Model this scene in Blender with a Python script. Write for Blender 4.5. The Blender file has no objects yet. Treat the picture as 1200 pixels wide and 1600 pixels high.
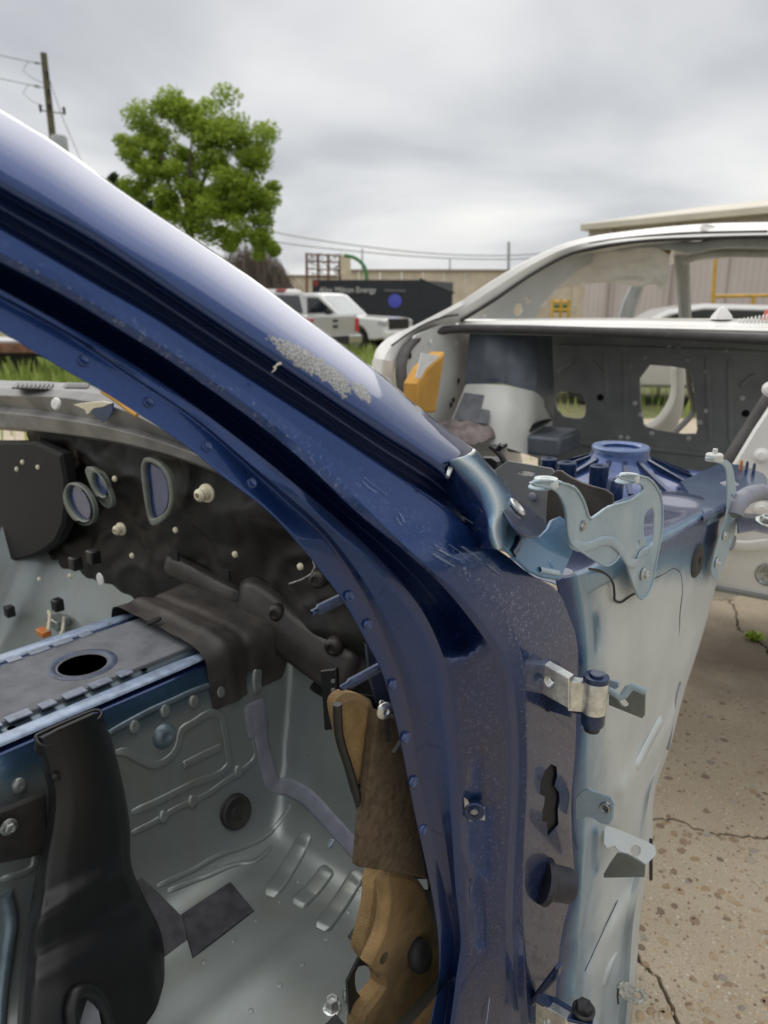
import bpy, bmesh, math, random
from mathutils import Vector, Matrix, noise as mnoise
from mathutils.geometry import tessellate_polygon
from mathutils.bvhtree import BVHTree
R = math.radians
random.seed(7)
SC = bpy.context.scene
COL = SC.collection

# ------------------------------------------------------------------ camera
EYE = Vector((0, 0, 1.34)); PITCH = R(15.9); FPX = 1120.0      # focal length in photo pixels (1200 wide)
cam_d = bpy.data.cameras.new('camera'); cam = bpy.data.objects.new('camera', cam_d); COL.objects.link(cam)
cam.location = EYE; cam.rotation_euler = (R(90) - PITCH, 0, 0)
cam_d.sensor_fit = 'HORIZONTAL'; cam_d.sensor_width = 36; cam_d.lens = 36 * FPX / 1200
cam_d.clip_start = 0.02; cam_d.clip_end = 2000
cam_d.dof.use_dof = True; cam_d.dof.focus_distance = 0.92; cam_d.dof.aperture_fstop = 7.6
SC.camera = cam

# ------------------------------------------------------------------ sky, sun, exposure
def nd(nt, t, ins=None, **props):
    n = nt.nodes.new(t)
    for k, v in props.items(): setattr(n, k, v)
    for k, v in (ins or {}).items():
        if isinstance(v, bpy.types.NodeSocket): nt.links.new(v, n.inputs[k])
        else: n.inputs[k].default_value = v
    return n
def mth(nt, op, a, b=0.0, clamp=False):
    n = nt.nodes.new('ShaderNodeMath'); n.operation = op; n.use_clamp = clamp
    for i, v in enumerate((a, b)):
        if isinstance(v, bpy.types.NodeSocket): nt.links.new(v, n.inputs[i])
        else: n.inputs[i].default_value = v
    return n.outputs[0]
def ramp(nt, fac, stops, interp='LINEAR'):
    n = nt.nodes.new('ShaderNodeValToRGB'); nt.links.new(fac, n.inputs[0]); cr = n.color_ramp; cr.interpolation = interp
    while len(cr.elements) < len(stops): cr.elements.new(0.5)
    for e, (p, c) in zip(cr.elements, stops):
        e.position = p; e.color = (c, c, c, 1) if isinstance(c, (int, float)) else (*c, 1)
    return n.outputs[0]
def mix(nt, fac, a, b, mode='MIX'):
    n = nt.nodes.new('ShaderNodeMix'); n.data_type = 'RGBA'; n.blend_type = mode; n.clamp_factor = True
    for k, v in ((0, fac), (6, a), (7, b)):
        if isinstance(v, bpy.types.NodeSocket): nt.links.new(v, n.inputs[k])
        elif k == 0: n.inputs[0].default_value = v
        else: n.inputs[k].default_value = (*v, 1) if len(v) == 3 else v
    return n.outputs[2]

SUN_EL, SUN_AZ = R(58), R(-25)
w = bpy.data.worlds.new('World'); SC.world = w; w.use_nodes = True
nt = w.node_tree; nt.nodes.clear()
sky = nd(nt, 'ShaderNodeTexSky', sky_type='NISHITA', sun_disc=False, sun_elevation=SUN_EL, sun_rotation=SUN_AZ)
tc = nd(nt, 'ShaderNodeTexCoord')
sep = nd(nt, 'ShaderNodeSeparateXYZ', {0: tc.outputs['Generated']})
zz = mth(nt, 'ADD', mth(nt, 'ABSOLUTE', sep.outputs[2]), 0.22)
cmb = nd(nt, 'ShaderNodeCombineXYZ', {0: mth(nt, 'DIVIDE', sep.outputs[0], zz), 1: mth(nt, 'DIVIDE', sep.outputs[1], zz), 2: 0.0})
n1 = nd(nt, 'ShaderNodeTexNoise', {'Vector': cmb.outputs[0], 'Scale': 0.95, 'Detail': 5.0, 'Roughness': 0.46, 'Distortion': 0.3})
n2 = nd(nt, 'ShaderNodeTexNoise', {'Vector': cmb.outputs[0], 'Scale': 0.45, 'Detail': 3.0, 'Roughness': 0.5})
cl = mth(nt, 'ADD', mth(nt, 'MULTIPLY', n1.outputs[0], 0.6), mth(nt, 'MULTIPLY', n2.outputs[0], 0.5))
ccol = ramp(nt, cl, [(0.38, (0.335, 0.345, 0.37)), (0.49, (0.46, 0.47, 0.49)), (0.58, (0.61, 0.615, 0.62)), (0.67, (0.745, 0.735, 0.71))])
bg1 = nd(nt, 'ShaderNodeBackground', {0: sky.outputs[0], 1: 0.07})
bg2 = nd(nt, 'ShaderNodeBackground', {0: ccol, 1: 1.0})
mx = nd(nt, 'ShaderNodeMixShader', {0: 0.93, 1: bg1.outputs[0], 2: bg2.outputs[0]})
nd(nt, 'ShaderNodeOutputWorld', {0: mx.outputs[0]})
sun_d = bpy.data.lights.new('sun', 'SUN'); sun = bpy.data.objects.new('sun', sun_d); COL.objects.link(sun)
sun_d.energy = 1.75; sun_d.angle = R(110); sun_d.color = (1.0, 0.96, 0.9)
sun.rotation_euler = (R(90) - SUN_EL, 0, -SUN_AZ + R(180))
SC.view_settings.view_transform = 'Standard'; SC.view_settings.look = 'None'
SC.view_settings.exposure = 0.40; SC.view_settings.gamma = 1.0
SC.cycles.use_denoising = True
SC.cycles.max_bounces = 8; SC.cycles.diffuse_bounces = 4; SC.cycles.glossy_bounces = 4
SC.cycles.sample_clamp_indirect = 6.0

# ------------------------------------------------------------------ measuring helpers
CP, SP = math.cos(PITCH), math.sin(PITCH)
def ray(px, py):
    x = (px - 600) / FPX; y = -(py - 800) / FPX
    return Vector((x, CP + y * SP, -SP + y * CP))
class Frame:                              # a car's own axes: s forward, w towards its left, z up
    def __init__(self, o, deg, z0=0.0):
        a = R(deg); self.o = Vector((o[0], o[1], z0)); self.z0 = z0
        self.F = Vector((math.sin(a), math.cos(a), 0)); self.L = Vector((-math.cos(a), math.sin(a), 0)); self.U = Vector((0, 0, 1))
    def P(self, s, w, z): return self.o + self.F * s + self.L * w + Vector((0, 0, z))
    def inv(self, p): q = Vector(p) - self.o; return q.dot(self.F), q.dot(self.L), q.z
    def plane(self, axis, val):           # (origin, u, v, normal)
        if axis == 's': return (self.P(val, 0, 0), self.L, self.U, self.F)
        if axis == 'w': return (self.P(0, val, 0), self.F, self.U, self.L)
        return (self.P(0, 0, val), self.F, self.L, self.U)
    def on(self, axis, val, px, py): return hit_plane(self.plane(axis, val), px, py)
def hit_plane(pl, px, py):
    d = ray(px, py); t = (pl[0] - EYE).dot(pl[3]) / d.dot(pl[3]); return EYE + d * t
def mk_plane(o, u, v):
    u = Vector(u).normalized(); n = u.cross(Vector(v)).normalized(); v2 = n.cross(u); return (Vector(o), u, v2, n)
def on_ground(px, py, z=0.0): d = ray(px, py); return EYE + d * ((z - EYE.z) / d.z)
def at_depth(px, py, dep): return EYE + ray(px, py) * dep
BC = Frame((0.186, 0.761), 41.0, 0.17)          # the blue shell
K_TUMBLE = 0.52
def tumble(z):
    x = z - 0.93
    return 0.0 if x < -0.06 else (K_TUMBLE * (x + 0.06) ** 2 / 0.24 if x < 0.06 else K_TUMBLE * x)
def side(px, py, off):                    # where the sight line meets the shell's side surface, off metres further in
    d = ray(px, py); lo, hi = 0.15, 3.5
    def g(t):
        p = EYE + d * t; return (p - BC.o).dot(BC.L) - tumble(p.z - BC.z0) - off
    if g(lo) > 0: return EYE + d * lo
    for _ in range(46):
        m = (lo + hi) / 2
        if g(m) > 0: hi = m
        else: lo = m
    return EYE + d * hi

def catmull(pts, n):
    pts = [tuple(map(float, p)) for p in pts]
    L = [0.0]
    for a, b in zip(pts, pts[1:]): L.append(L[-1] + max(1e-6, math.dist(a[:2], b[:2])))
    out = []; k = 0
    for i in range(n):
        t = L[-1] * i / (n - 1)
        while k < len(pts) - 2 and t > L[k + 1]: k += 1
        p1, p2 = pts[k], pts[k + 1]; p0 = pts[k - 1] if k else p1; p3 = pts[k + 2] if k + 2 < len(pts) else p2
        h = L[k + 1] - L[k]; u = (t - L[k]) / h
        h0 = (L[k] - L[k - 1]) if k else h; h3 = (L[k + 2] - L[k + 1]) if k + 2 < len(pts) else h
        r = []
        for a, b, c, d in zip(p0, p1, p2, p3):
            m1 = ((c - b) / h * h0 + (b - a) / h0 * h) / (h + h0) if k else (c - b) / h
            m2 = ((d - c) / h3 * h + (c - b) / h * h3) / (h + h3) if k + 2 < len(pts) else (c - b) / h
            u2, u3 = u * u, u ** 3
            r.append((2 * u3 - 3 * u2 + 1) * b + (u3 - 2 * u2 + u) * h * m1 + (-2 * u3 + 3 * u2) * c + (u3 - u2) * h * m2)
        out.append(tuple(r))
    return out
def chaikin(p, it=2):
    for _ in range(it):
        q = []
        for a, b in zip(p, p[1:] + p[:1]):
            q.append((a[0] * .75 + b[0] * .25, a[1] * .75 + b[1] * .25)); q.append((a[0] * .25 + b[0] * .75, a[1] * .25 + b[1] * .75))
        p = q
    return p

# ------------------------------------------------------------------ object helpers
def tag(o, label=None, cat=None, group=None, kind=None):
    for k, v in (('label', label), ('category', cat), ('group', group), ('kind', kind)):
        if v: o[k] = v
    return o
def empty(name, loc, label, cat, group=None):
    o = bpy.data.objects.new(name, None); COL.objects.link(o); o.location = loc; o.empty_display_size = 0.1
    return tag(o, label, cat, group)
def adopt(o, parent):
    if parent is not None:
        o.parent = parent
        if parent.type == 'EMPTY': o.matrix_parent_inverse = Matrix.Translation(-parent.location)
    return o
def mobj(name, verts, faces, m, parent=None, attrs=None, smooth=None, flip=False):
    me = bpy.data.meshes.new(name)
    me.from_pydata([tuple(v) for v in verts], [], faces)
    if attrs:
        for k, vals in attrs.items():
            a = me.attributes.new(k, 'FLOAT', 'POINT'); a.data.foreach_set('value', vals)
    if flip: me.flip_normals()
    if smooth is not None:
        me.shade_smooth()
        if smooth < 180: me.set_sharp_from_angle(angle=R(smooth))
    me.update()
    o = bpy.data.objects.new(name, me); COL.objects.link(o)
    if m is not None: me.materials.append(m)
    return adopt(o, parent)
def grid(name, rows, m, parent=None, attrs=None, sub=0, thick=0.0, smooth=180):
    """rows: equal-length lists of points; normals are turned to the eye"""
    nr, nc = len(rows), len(rows[0]); v = [p for r in rows for p in r]
    f = [(i * nc + j, i * nc + j + 1, (i + 1) * nc + j + 1, (i + 1) * nc + j) for i in range(nr - 1) for j in range(nc - 1)]
    acc = 0.0
    for a, b, c, d in f[::max(1, len(f) // 60)]:
        n = (Vector(v[b]) - Vector(v[a])).cross(Vector(v[d]) - Vector(v[a])); acc += n.dot(EYE - Vector(v[a]))
    if acc < 0: f = [t[::-1] for t in f]
    o = mobj(name, v, f, m, parent, attrs, smooth)
    if thick:
        md = o.modifiers.new('thickness', 'SOLIDIFY'); md.thickness = thick; md.offset = -1
    if sub:
        md = o.modifiers.new('smooth', 'SUBSURF'); md.levels = sub; md.render_levels = sub
    return o
def loft(name, rails, place, m, parent=None, n=60, k=3, sub=1, thick=0.002, tweak=None):
    """rails: polylines of (px, py, off, paint, dust, spot); place(px, py, off) -> point"""
    rs = []
    for r in rails:
        w_ = max(len(p) for p in r); r = [tuple(p) + (0.0,) * (6 - len(p)) for p in r]
        rs.append(catmull(r, n))
    full = []
    for a, b in zip(rs, rs[1:]):
        for t in ([0, .07, .5, .93] if k == 4 else [q / k for q in range(k)]):
            full.append([tuple(x * (1 - t) + y * t for x, y in zip(p1, p2)) for p1, p2 in zip(a, b)])
    full.append(rs[-1])
    if tweak: full = [[tweak(p) for p in r] for r in full]
    rows = [[place(p[0], p[1], p[2]) for p in r] for r in full]
    fl = [p for r in full for p in r]
    at = {'paint': [min(1, max(0, p[3])) for p in fl], 'dust': [min(1, max(0, p[4])) for p in fl], 'spot': [min(1, max(0, p[5])) for p in fl]}
    return grid(name, rows, m, parent, at, sub, thick)
def plate(name, pl, loops, thick, m, parent=None, bev=0.0008, rnd=0, px=True, lift=0.0, attrs=None, smooth=40):
    """flat sheet with holes; loops[0] outline, others holes; face nearest the eye lies on the plane"""
    o, u, v, nn = pl
    if nn.dot(EYE - o) < 0: nn = -nn
    L2 = []
    for lp in loops:
        if px:
            q = []
            for a in lp:
                h = hit_plane(pl, a[0], a[1]) - o; q.append((h.dot(u), h.dot(v)))
            lp = q
        if rnd: lp = chaikin(list(lp), rnd)
        L2.append(lp)
    def area(p): return sum(a[0] * b[1] - b[0] * a[1] for a, b in zip(p, p[1:] + p[:1]))
    L2 = [lp if (area(lp) > 0) == (i == 0) else lp[::-1] for i, lp in enumerate(map(list, L2))]
    V, Fc = [], []
    def W(p, h): return o + u * p[0] + v * p[1] + nn * (h + lift)
    front, back = [], []
    for lp in L2:
        n = len(lp); ins = []
        for i in range(n):
            a, b, c = Vector(lp[i - 1]), Vector(lp[i]), Vector(lp[(i + 1) % n])
            e1 = (b - a); e2 = (c - b)
            e1 = e1.normalized() if e1.length > 1e-9 else Vector((1, 0)); e2 = e2.normalized() if e2.length > 1e-9 else e1
            n1 = Vector((-e1.y, e1.x)); n2 = Vector((-e2.y, e2.x)); mm = n1 + n2
            mm = mm / max(0.35, mm.length_squared) * 2 if mm.length > 1e-6 else n1
            ins.append(b + mm * bev)
        base = len(V)
        V += [W(p, 0) for p in ins] + [W(p, -bev) for p in lp] + [W(p, -thick) for p in lp]
        for i in range(n):
            j = (i + 1) % n
            Fc.append((base + i, base + n + i, base + n + j, base + j))
            Fc.append((base + n + i, base + 2 * n + i, base + 2 * n + j, base + n + j))
        front.append((base, ins)); back.append((base + 2 * n, [Vector(p) for p in lp]))
    for rev, grp in ((False, front), (True, back)):
        idx = [b + i for b, lp in grp for i in range(len(lp))]
        tri = tessellate_polygon([[Vector((p[0], p[1], 0)) for p in lp] for b, lp in grp])
        for t in tri:
            t = tuple(idx[i] for i in t); Fc.append(t[::-1] if rev else t)
    ob = mobj(name, V, Fc, m, parent, None, smooth)
    bm = bmesh.new(); bm.from_mesh(ob.data); bmesh.ops.recalc_face_normals(bm, faces=bm.faces); bm.to_mesh(ob.data); bm.free()
    ob.data.set_sharp_from_angle(angle=R(smooth))
    if attrs:
        for k_, val in attrs.items():
            a = ob.data.attributes.new(k_, 'FLOAT', 'POINT'); a.data.foreach_set('value', [val] * len(V))
    return ob
def basis(n):
    n = Vector(n).normalized(); a = Vector((0, 0, 1)) if abs(n.z) < .9 else Vector((1, 0, 0))
    u = a.cross(n).normalized(); return u, n.cross(u), n
def lathe(name, prof, pt, nrm, m, parent=None, seg=24, smooth=35, squash=1.0):
    u, v, n = basis(nrm); V, Fc = [], []
    for r, h in prof:
        for i in range(seg):
            a = 2 * math.pi * i / seg; V.append(Vector(pt) + u * (r * math.cos(a) * squash) + v * (r * math.sin(a)) + n * h)
    for k in range(len(prof) - 1):
        for i in range(seg):
            j = (i + 1) % seg; Fc.append((k * seg + i, k * seg + j, (k + 1) * seg + j, (k + 1) * seg + i))
    if prof[0][0] > 1e-6: Fc.append(tuple(range(seg))[::-1])
    if prof[-1][0] > 1e-6: Fc.append(tuple((len(prof) - 1) * seg + i for i in range(seg)))
    return mobj(name, V, Fc, m, parent, None, smooth)
def tube(name, pts, r, m, parent=None, seg=8, closed=False, flat=1.0, smooth=50):
    pts = [Vector(p) for p in pts]; V, Fc = [], []; n = len(pts); up = None
    for i, p in enumerate(pts):
        a = pts[i - 1] if (i or closed) else p; b = pts[(i + 1) % n] if (i < n - 1 or closed) else p
        t = (b - a).normalized()
        if up is None: up = basis(t)[0]
        up = (up - t * up.dot(t)).normalized(); v = t.cross(up); rr = r[i] if isinstance(r, (list, tuple)) else r
        for k in range(seg):
            an = 2 * math.pi * k / seg; V.append(p + up * math.cos(an) * rr + v * math.sin(an) * rr * flat)
    for i in range(n if closed else n - 1):
        j = (i + 1) % n
        for k in range(seg):
            l = (k + 1) % seg; Fc.append((i * seg + k, i * seg + l, j * seg + l, j * seg + k))
    if not closed: Fc += [tuple(range(seg))[::-1], tuple((n - 1) * seg + k for k in range(seg))]
    return mobj(name, V, Fc, m, parent, None, smooth)
BOXF = [(0, 3, 2, 1), (4, 5, 6, 7), (0, 1, 5, 4), (1, 2, 6, 5), (2, 3, 7, 6), (3, 0, 4, 7)]
def box(name, c, u, v, n, m, parent=None, bev=0.0, segs=2):
    """box of half-extent vectors u, v, n about c"""
    c, u, v, n = map(Vector, (c, u, v, n))
    V = [c - u - v - n, c + u - v - n, c + u + v - n, c - u + v - n, c - u - v + n, c + u - v + n, c + u + v + n, c - u + v + n]
    Fc = BOXF if u.cross(v).dot(n) > 0 else [f[::-1] for f in BOXF]
    o = mobj(name, V, Fc, m, parent)
    if bev:
        md = o.modifiers.new('bevel', 'BEVEL'); md.width = bev; md.segments = segs
        o.data.shade_smooth(); o.data.set_sharp_from_angle(angle=R(50))
    return o
def hexbolt(name, pt, nrm, r, m, parent=None, washer=1.5, h=None, recess=True):
    u, v, n = basis(nrm); h = h or r * .95; V, Fc = [], []
    prof = [(24, r * washer, -.001), (24, r * washer, r * .16), (24, r * washer * .86, r * .26), (6, r, r * .24), (6, r, h * .92), (6, r * .88, h * 1.05)]
    if recess: prof += [(6, r * .55, h * 1.05), (6, r * .42, h * .86)]
    rings = []
    for k, rr, hh in prof:
        ids = []
        for i in range(24):
            a = 2 * math.pi * i / 24
            if k == 6:
                q = math.pi / 6; b = (a % (math.pi / 3)) - q; rad = rr * math.cos(q) / math.cos(b)
            else: rad = rr
            ids.append(len(V)); V.append(Vector(pt) + u * rad * math.cos(a) + v * rad * math.sin(a) + n * hh)
        rings.append(ids)
    for A, B in zip(rings, rings[1:]):
        for i in range(24): j = (i + 1) % 24; Fc.append((A[i], A[j], B[j], B[i]))
    Fc.append(tuple(rings[-1]))
    return mobj(name, V, Fc, m, parent, None, 30)
def stud(name, a, b, r, m, parent=None):
    a, b = Vector(a), Vector(b); L = (b - a).length; prof = [(r * 1.0, 0)]; x = L * .12; n = 0
    while x < L * .82: prof += [(r * 1.04, x), (r * .86, x + r * .22)]; x += r * .44
    prof += [(r * .8, L * .83), (r * .62, L * .86), (r * .62, L * .97), (r * .4, L), (r * .3, L), (r * .3, L * .93)]
    return lathe(name, prof, a, b - a, m, parent, 16, 30)
def ribbon(name, pts, wid, nrm, m, parent=None, thick=0.002, lift=0.0):
    """raised strip along pts lying on a surface of normals nrm"""
    pts = [Vector(p) for p in pts]; rows = []
    prof = [(-.5, 0), (-.44, .7), (-.3, 1), (0, .93), (.3, 1), (.44, .7), (.5, 0)]
    for i, p in enumerate(pts):
        t = (pts[min(i + 1, len(pts) - 1)] - pts[max(i - 1, 0)]).normalized(); n = Vector(nrm[i] if isinstance(nrm, list) else nrm).normalized()
        e_ = min(1, min(i, len(pts) - 1 - i) / 2.5) if len(pts) > 7 else 1; e_ = e_ * (2 - e_)
        b = n.cross(t).normalized(); ww = wid[i] if isinstance(wid, list) else wid
        rows.append([p + b * (x * ww * (.55 + .45 * e_)) + n * (h * thick * e_ + lift - .0004 * (h == 0)) for x, h in prof])
    return grid(name, rows, m, parent, None, 0, 0, 180)
# ------------------------------------------------------------------ materials
def new_mat(name):
    m = bpy.data.materials.new(name); m.use_nodes = True; m.node_tree.nodes.clear(); return m, m.node_tree
def finish(nt, col, rough=0.5, metal=0.0, coat=0.0, coat_r=0.05, bump=None, bs=0.2, bd=0.001, spec=0.5, sheen=0.0, trans=None):
    b = nt.nodes.new('ShaderNodeBsdfPrincipled')
    for k, v in (('Base Color', col), ('Roughness', rough), ('Metallic', metal), ('Coat Weight', coat), ('Coat Roughness', coat_r), ('Specular IOR Level', spec), ('Sheen Weight', sheen)):
        if isinstance(v, bpy.types.NodeSocket): nt.links.new(v, b.inputs[k])
        else: b.inputs[k].default_value = (*v, 1) if k == 'Base Color' and len(v) == 3 else v
    if bump is not None:
        bp = nd(nt, 'ShaderNodeBump', {'Height': bump, 'Strength': bs, 'Distance': bd}); nt.links.new(bp.outputs[0], b.inputs['Normal'])
    nd(nt, 'ShaderNodeOutputMaterial', {0: b.outputs[0]}); return b
def pos(nt): return nd(nt, 'ShaderNodeNewGeometry').outputs['Position']
def nz(nt, scale, detail=4.0, rough=0.55, vec=None, dist=0.0):
    return nd(nt, 'ShaderNodeTexNoise', {'Vector': vec or pos(nt), 'Scale': scale, 'Detail': detail, 'Roughness': rough, 'Distortion': dist}).outputs[0]
def vor(nt, scale, feat='F1', vec=None, rnd=1.0):
    return nd(nt, 'ShaderNodeTexVoronoi', {'Vector': vec or pos(nt), 'Scale': scale, 'Randomness': rnd}, feature=feat)
def simple(name, col, rough=0.5, metal=0.0, var=0.15, scale=30.0, bump=0.15, bscale=400.0, coat=0.0, spec=0.5, dirt=None, dirt_amt=0.4, bd=0.0006):
    """plain surface with uneven tone, fine relief and optional dirt"""
    m, nt = new_mat(name)
    c2 = tuple(max(0, x * (1 - var * 1.6)) for x in col); c3 = tuple(min(1, x * (1 + var)) for x in col)
    c = ramp(nt, nz(nt, scale, 6), [(0.3, c2), (0.7, c3)])
    if dirt: c = mix(nt, mth(nt, 'MULTIPLY', ramp(nt, nz(nt, scale * .45, 8, .65), [(0.45, 0.0), (0.72, 1.0)]), dirt_amt), c, dirt)
    r = mth(nt, 'ADD', rough - 0.08, mth(nt, 'MULTIPLY', nz(nt, scale * 2.3, 5), 0.16), True)
    finish(nt, c, r, metal, coat, 0.08, nz(nt, bscale, 3), bump, bd, spec); return m
def shell_mat(name, primer=(0.53, 0.575, 0.585), blue=(0.0095, 0.037, 0.148), stains=0.16, bias=0.0, prough=0.50, pmetal=0.0):
    """navy metallic over pale primer: attribute 'paint' says where the overspray lies, 'dust' and 'spot' where it is dirty"""
    m, nt = new_mat(name)
    A = lambda k: nd(nt, 'ShaderNodeAttribute', attribute_name=k).outputs['Fac']
    p0 = A('paint'); big = nz(nt, 16, 5, .6); fine = nz(nt, 900, 2, .7)
    p = mth(nt, 'ADD', mth(nt, 'ADD', p0, bias), mth(nt, 'ADD', mth(nt, 'MULTIPLY', mth(nt, 'SUBTRACT', big, .5), 0.24), mth(nt, 'MULTIPLY', mth(nt, 'SUBTRACT', fine, .5), 0.30)))
    p = ramp(nt, p, [(0.18, 0.0), (0.82, 1.0)])
    fl = vor(nt, 2600)
    flk = nd(nt, 'ShaderNodeSeparateColor', {0: fl.outputs['Color']}).outputs[0]
    bl = mix(nt, flk, tuple(x * .62 for x in blue), tuple(min(1, x * 1.55) for x in blue))
    pr = ramp(nt, nz(nt, 9, 6, .6), [(0.3, tuple(x * .90 for x in primer)), (0.7, tuple(min(1, x * 1.06) for x in primer))])
    st = mth(nt, 'MULTIPLY', ramp(nt, nd(nt, 'ShaderNodeTexNoise', {'Vector': nd(nt, 'ShaderNodeMapping', {'Vector': pos(nt), 'Scale': (11.0, 11.0, 4.0)}).outputs[0], 'Scale': 1.0, 'Detail': 8.0, 'Roughness': .7}).outputs[0], [(0.50, 0.0), (0.72, 1.0)]), stains)
    pr = mix(nt, st, pr, (0.27, 0.245, 0.19))
    mist = (primer[0] * .22, primer[1] * .40, primer[2] * .60)
    c = mix(nt, mth(nt, 'MULTIPLY', p, 2.0, True), pr, mist); c = mix(nt, mth(nt, 'MULTIPLY', mth(nt, 'SUBTRACT', p, .5), 2.0, True), c, bl)
    # grime film with specks, also painting the ground's reflection on the pillar face
    d0 = A('dust'); dn = nz(nt, 55, 8, .65)
    d = mth(nt, 'MULTIPLY', d0, ramp(nt, dn, [(0.25, 0.45), (0.7, 1.0)]))
    c = mix(nt, d, c, (0.034, 0.028, 0.036))
    # dried drop rims
    vv = vor(nt, 170, vec=pos(nt)); dd = vv.outputs['Distance']
    ring = mth(nt, 'MULTIPLY', ramp(nt, dd, [(0.26, 0.0), (0.33, 1.0), (0.37, 1.0), (0.46, 0.0)]), ramp(nt, nz(nt, 240, 2), [(0.47, 0.0), (0.60, 1.0)]))
    sp = mth(nt, 'MULTIPLY', mth(nt, 'MULTIPLY', ring, A('spot')), 0.75)
    c = mix(nt, sp, c, (0.24, 0.30, 0.42))
    speck = mth(nt, 'MULTIPLY', ramp(nt, vor(nt, 420).outputs['Distance'], [(0.05, 1.0), (0.12, 0.0)]), ramp(nt, nz(nt, 60, 3), [(0.52, 0.0), (0.66, 1.0)]))
    c = mix(nt, mth(nt, 'MULTIPLY', speck, mth(nt, 'ADD', 0.25, mth(nt, 'MULTIPLY', A('spot'), .5))), c, (0.42, 0.42, 0.44))
    dull = mth(nt, 'MAXIMUM', mth(nt, 'MULTIPLY', d, .85), sp)
    rough = mth(nt, 'ADD', mth(nt, 'MULTIPLY', p, -0.16), mth(nt, 'ADD', prough, mth(nt, 'MULTIPLY', big, 0.1)))
    coat = mth(nt, 'MULTIPLY', mth(nt, 'MULTIPLY', p, .6), mth(nt, 'SUBTRACT', 1.0, mth(nt, 'MULTIPLY', dull, .55)))
    metal = mth(nt, 'ADD', mth(nt, 'MULTIPLY', mth(nt, 'SUBTRACT', 1.0, p), pmetal), mth(nt, 'MULTIPLY', p, mth(nt, 'SUBTRACT', 0.72, mth(nt, 'MULTIPLY', dull, .68))))
    finish(nt, c, rough, metal, coat, 0.025, mth(nt, 'ADD', mth(nt, 'MULTIPLY', nz(nt, 260, 3), .5), mth(nt, 'MULTIPLY', nz(nt, 22, 2), 2.0)), 0.10, 0.0008); return m
M = {}
M['shell'] = shell_mat('shell_paint', prough=.38, pmetal=.22)
M['inner'] = shell_mat('inner_primer', (0.285, 0.32, 0.315), stains=0.55, prough=0.30, pmetal=.55)
M['engine_blue'] = shell_mat('engine_bay_blue', stains=0.2, blue=(0.014, 0.048, 0.20))
def pillar_mat():
    """outer pillar skin: navy metallic with a crazed, flaked patch (attributes u along, v across)"""
    m, nt = new_mat('pillar_skin')
    blue = (0.0095, 0.037, 0.148)
    flk = nd(nt, 'ShaderNodeSeparateColor', {0: vor(nt, 2600).outputs['Color']}).outputs[0]
    c = mix(nt, flk, tuple(x * .62 for x in blue), tuple(x * 1.55 for x in blue))
    cr = nd(nt, 'ShaderNodeAttribute', attribute_name='crack').outputs['Fac']
    e = vor(nt, 260, 'DISTANCE_TO_EDGE').outputs['Distance']
    edge = mth(nt, 'ADD', cr, mth(nt, 'MULTIPLY', mth(nt, 'SUBTRACT', nz(nt, 190, 5, .65), .5), 1.5))
    msk = ramp(nt, edge, [(0.46, 0.0), (0.54, 1.0)])
    cells = ramp(nt, e, [(0.05, 1.0), (0.12, 0.0)])
    c = mix(nt, msk, c, (0.17, 0.17, 0.17)); c = mix(nt, mth(nt, 'MULTIPLY', msk, cells), c, (0.36, 0.37, 0.37))
    sc = mth(nt, 'MULTIPLY', ramp(nt, vor(nt, 300).outputs['Distance'], [(0.05, 1.0), (0.11, 0.0)]), ramp(nt, nz(nt, 40, 3), [(0.58, 0.0), (0.68, 1.0)]))
    c = mix(nt, sc, c, (0.4, 0.4, 0.42))
    inv = mth(nt, 'SUBTRACT', 1.0, msk)
    h = mth(nt, 'ADD', mth(nt, 'MULTIPLY', mth(nt, 'MULTIPLY', msk, cells), 1.0), mth(nt, 'MULTIPLY', nz(nt, 200, 3), .25))
    finish(nt, c, 0.34, mth(nt, 'MULTIPLY', inv, .72), mth(nt, 'MULTIPLY', inv, 1.0), 0.05, h, 0.25, 0.0006); return m
M['pillar'] = pillar_mat()
M['bracket'] = shell_mat('bracket_overspray', (0.53, 0.60, 0.61), (0.05, 0.16, 0.32), stains=0.2, bias=0.33)
M['zinc'] = simple('zinc_plate', (0.68, 0.70, 0.69), 0.32, 0.9, 0.2, 90, 0.35, 900, dirt=(0.34, 0.34, 0.30), dirt_amt=.3)
M['steel'] = simple('worn_steel', (0.42, 0.44, 0.43), 0.38, 0.85, 0.35, 160, 0.4, 900, dirt=(0.12, 0.11, 0.09))
M['dark_steel'] = simple('dark_bolt', (0.045, 0.045, 0.05), 0.42, 0.5, 0.3, 120, 0.3, 900)
M['blue_steel'] = simple('painted_bolt', (0.015, 0.035, 0.10), 0.3, 0.4, 0.3, 120, 0.25, 900, coat=.5)
M['black_plastic'] = simple('black_plastic', (0.009, 0.0095, 0.011), 0.40, 0, 0.25, 25, 0.3, 1400, dirt=(0.035, 0.033, 0.031), dirt_amt=.25)
M['rubber'] = simple('rubber', (0.022, 0.021, 0.021), 0.62, 0, 0.2, 40, 0.3, 900, dirt=(0.09, 0.08, 0.07), dirt_amt=.3)
M['seal'] = simple('trunk_seal', (0.060, 0.056, 0.056), 0.7, 0, 0.15, 30, 0.3, 600)
M['mat'] = simple('sound_mat', (0.013, 0.012, 0.0115), 0.46, 0, 0.35, 14, 0.5, 160, dirt=(0.035, 0.031, 0.028), dirt_amt=.4, bd=.0012, spec=.28)
M['mat_brown'] = simple('tunnel_mat', (0.045, 0.040, 0.037), 0.52, 0, 0.25, 18, 0.6, 260, dirt=(0.12, 0.105, 0.09), dirt_amt=.6, bd=.001)
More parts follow.
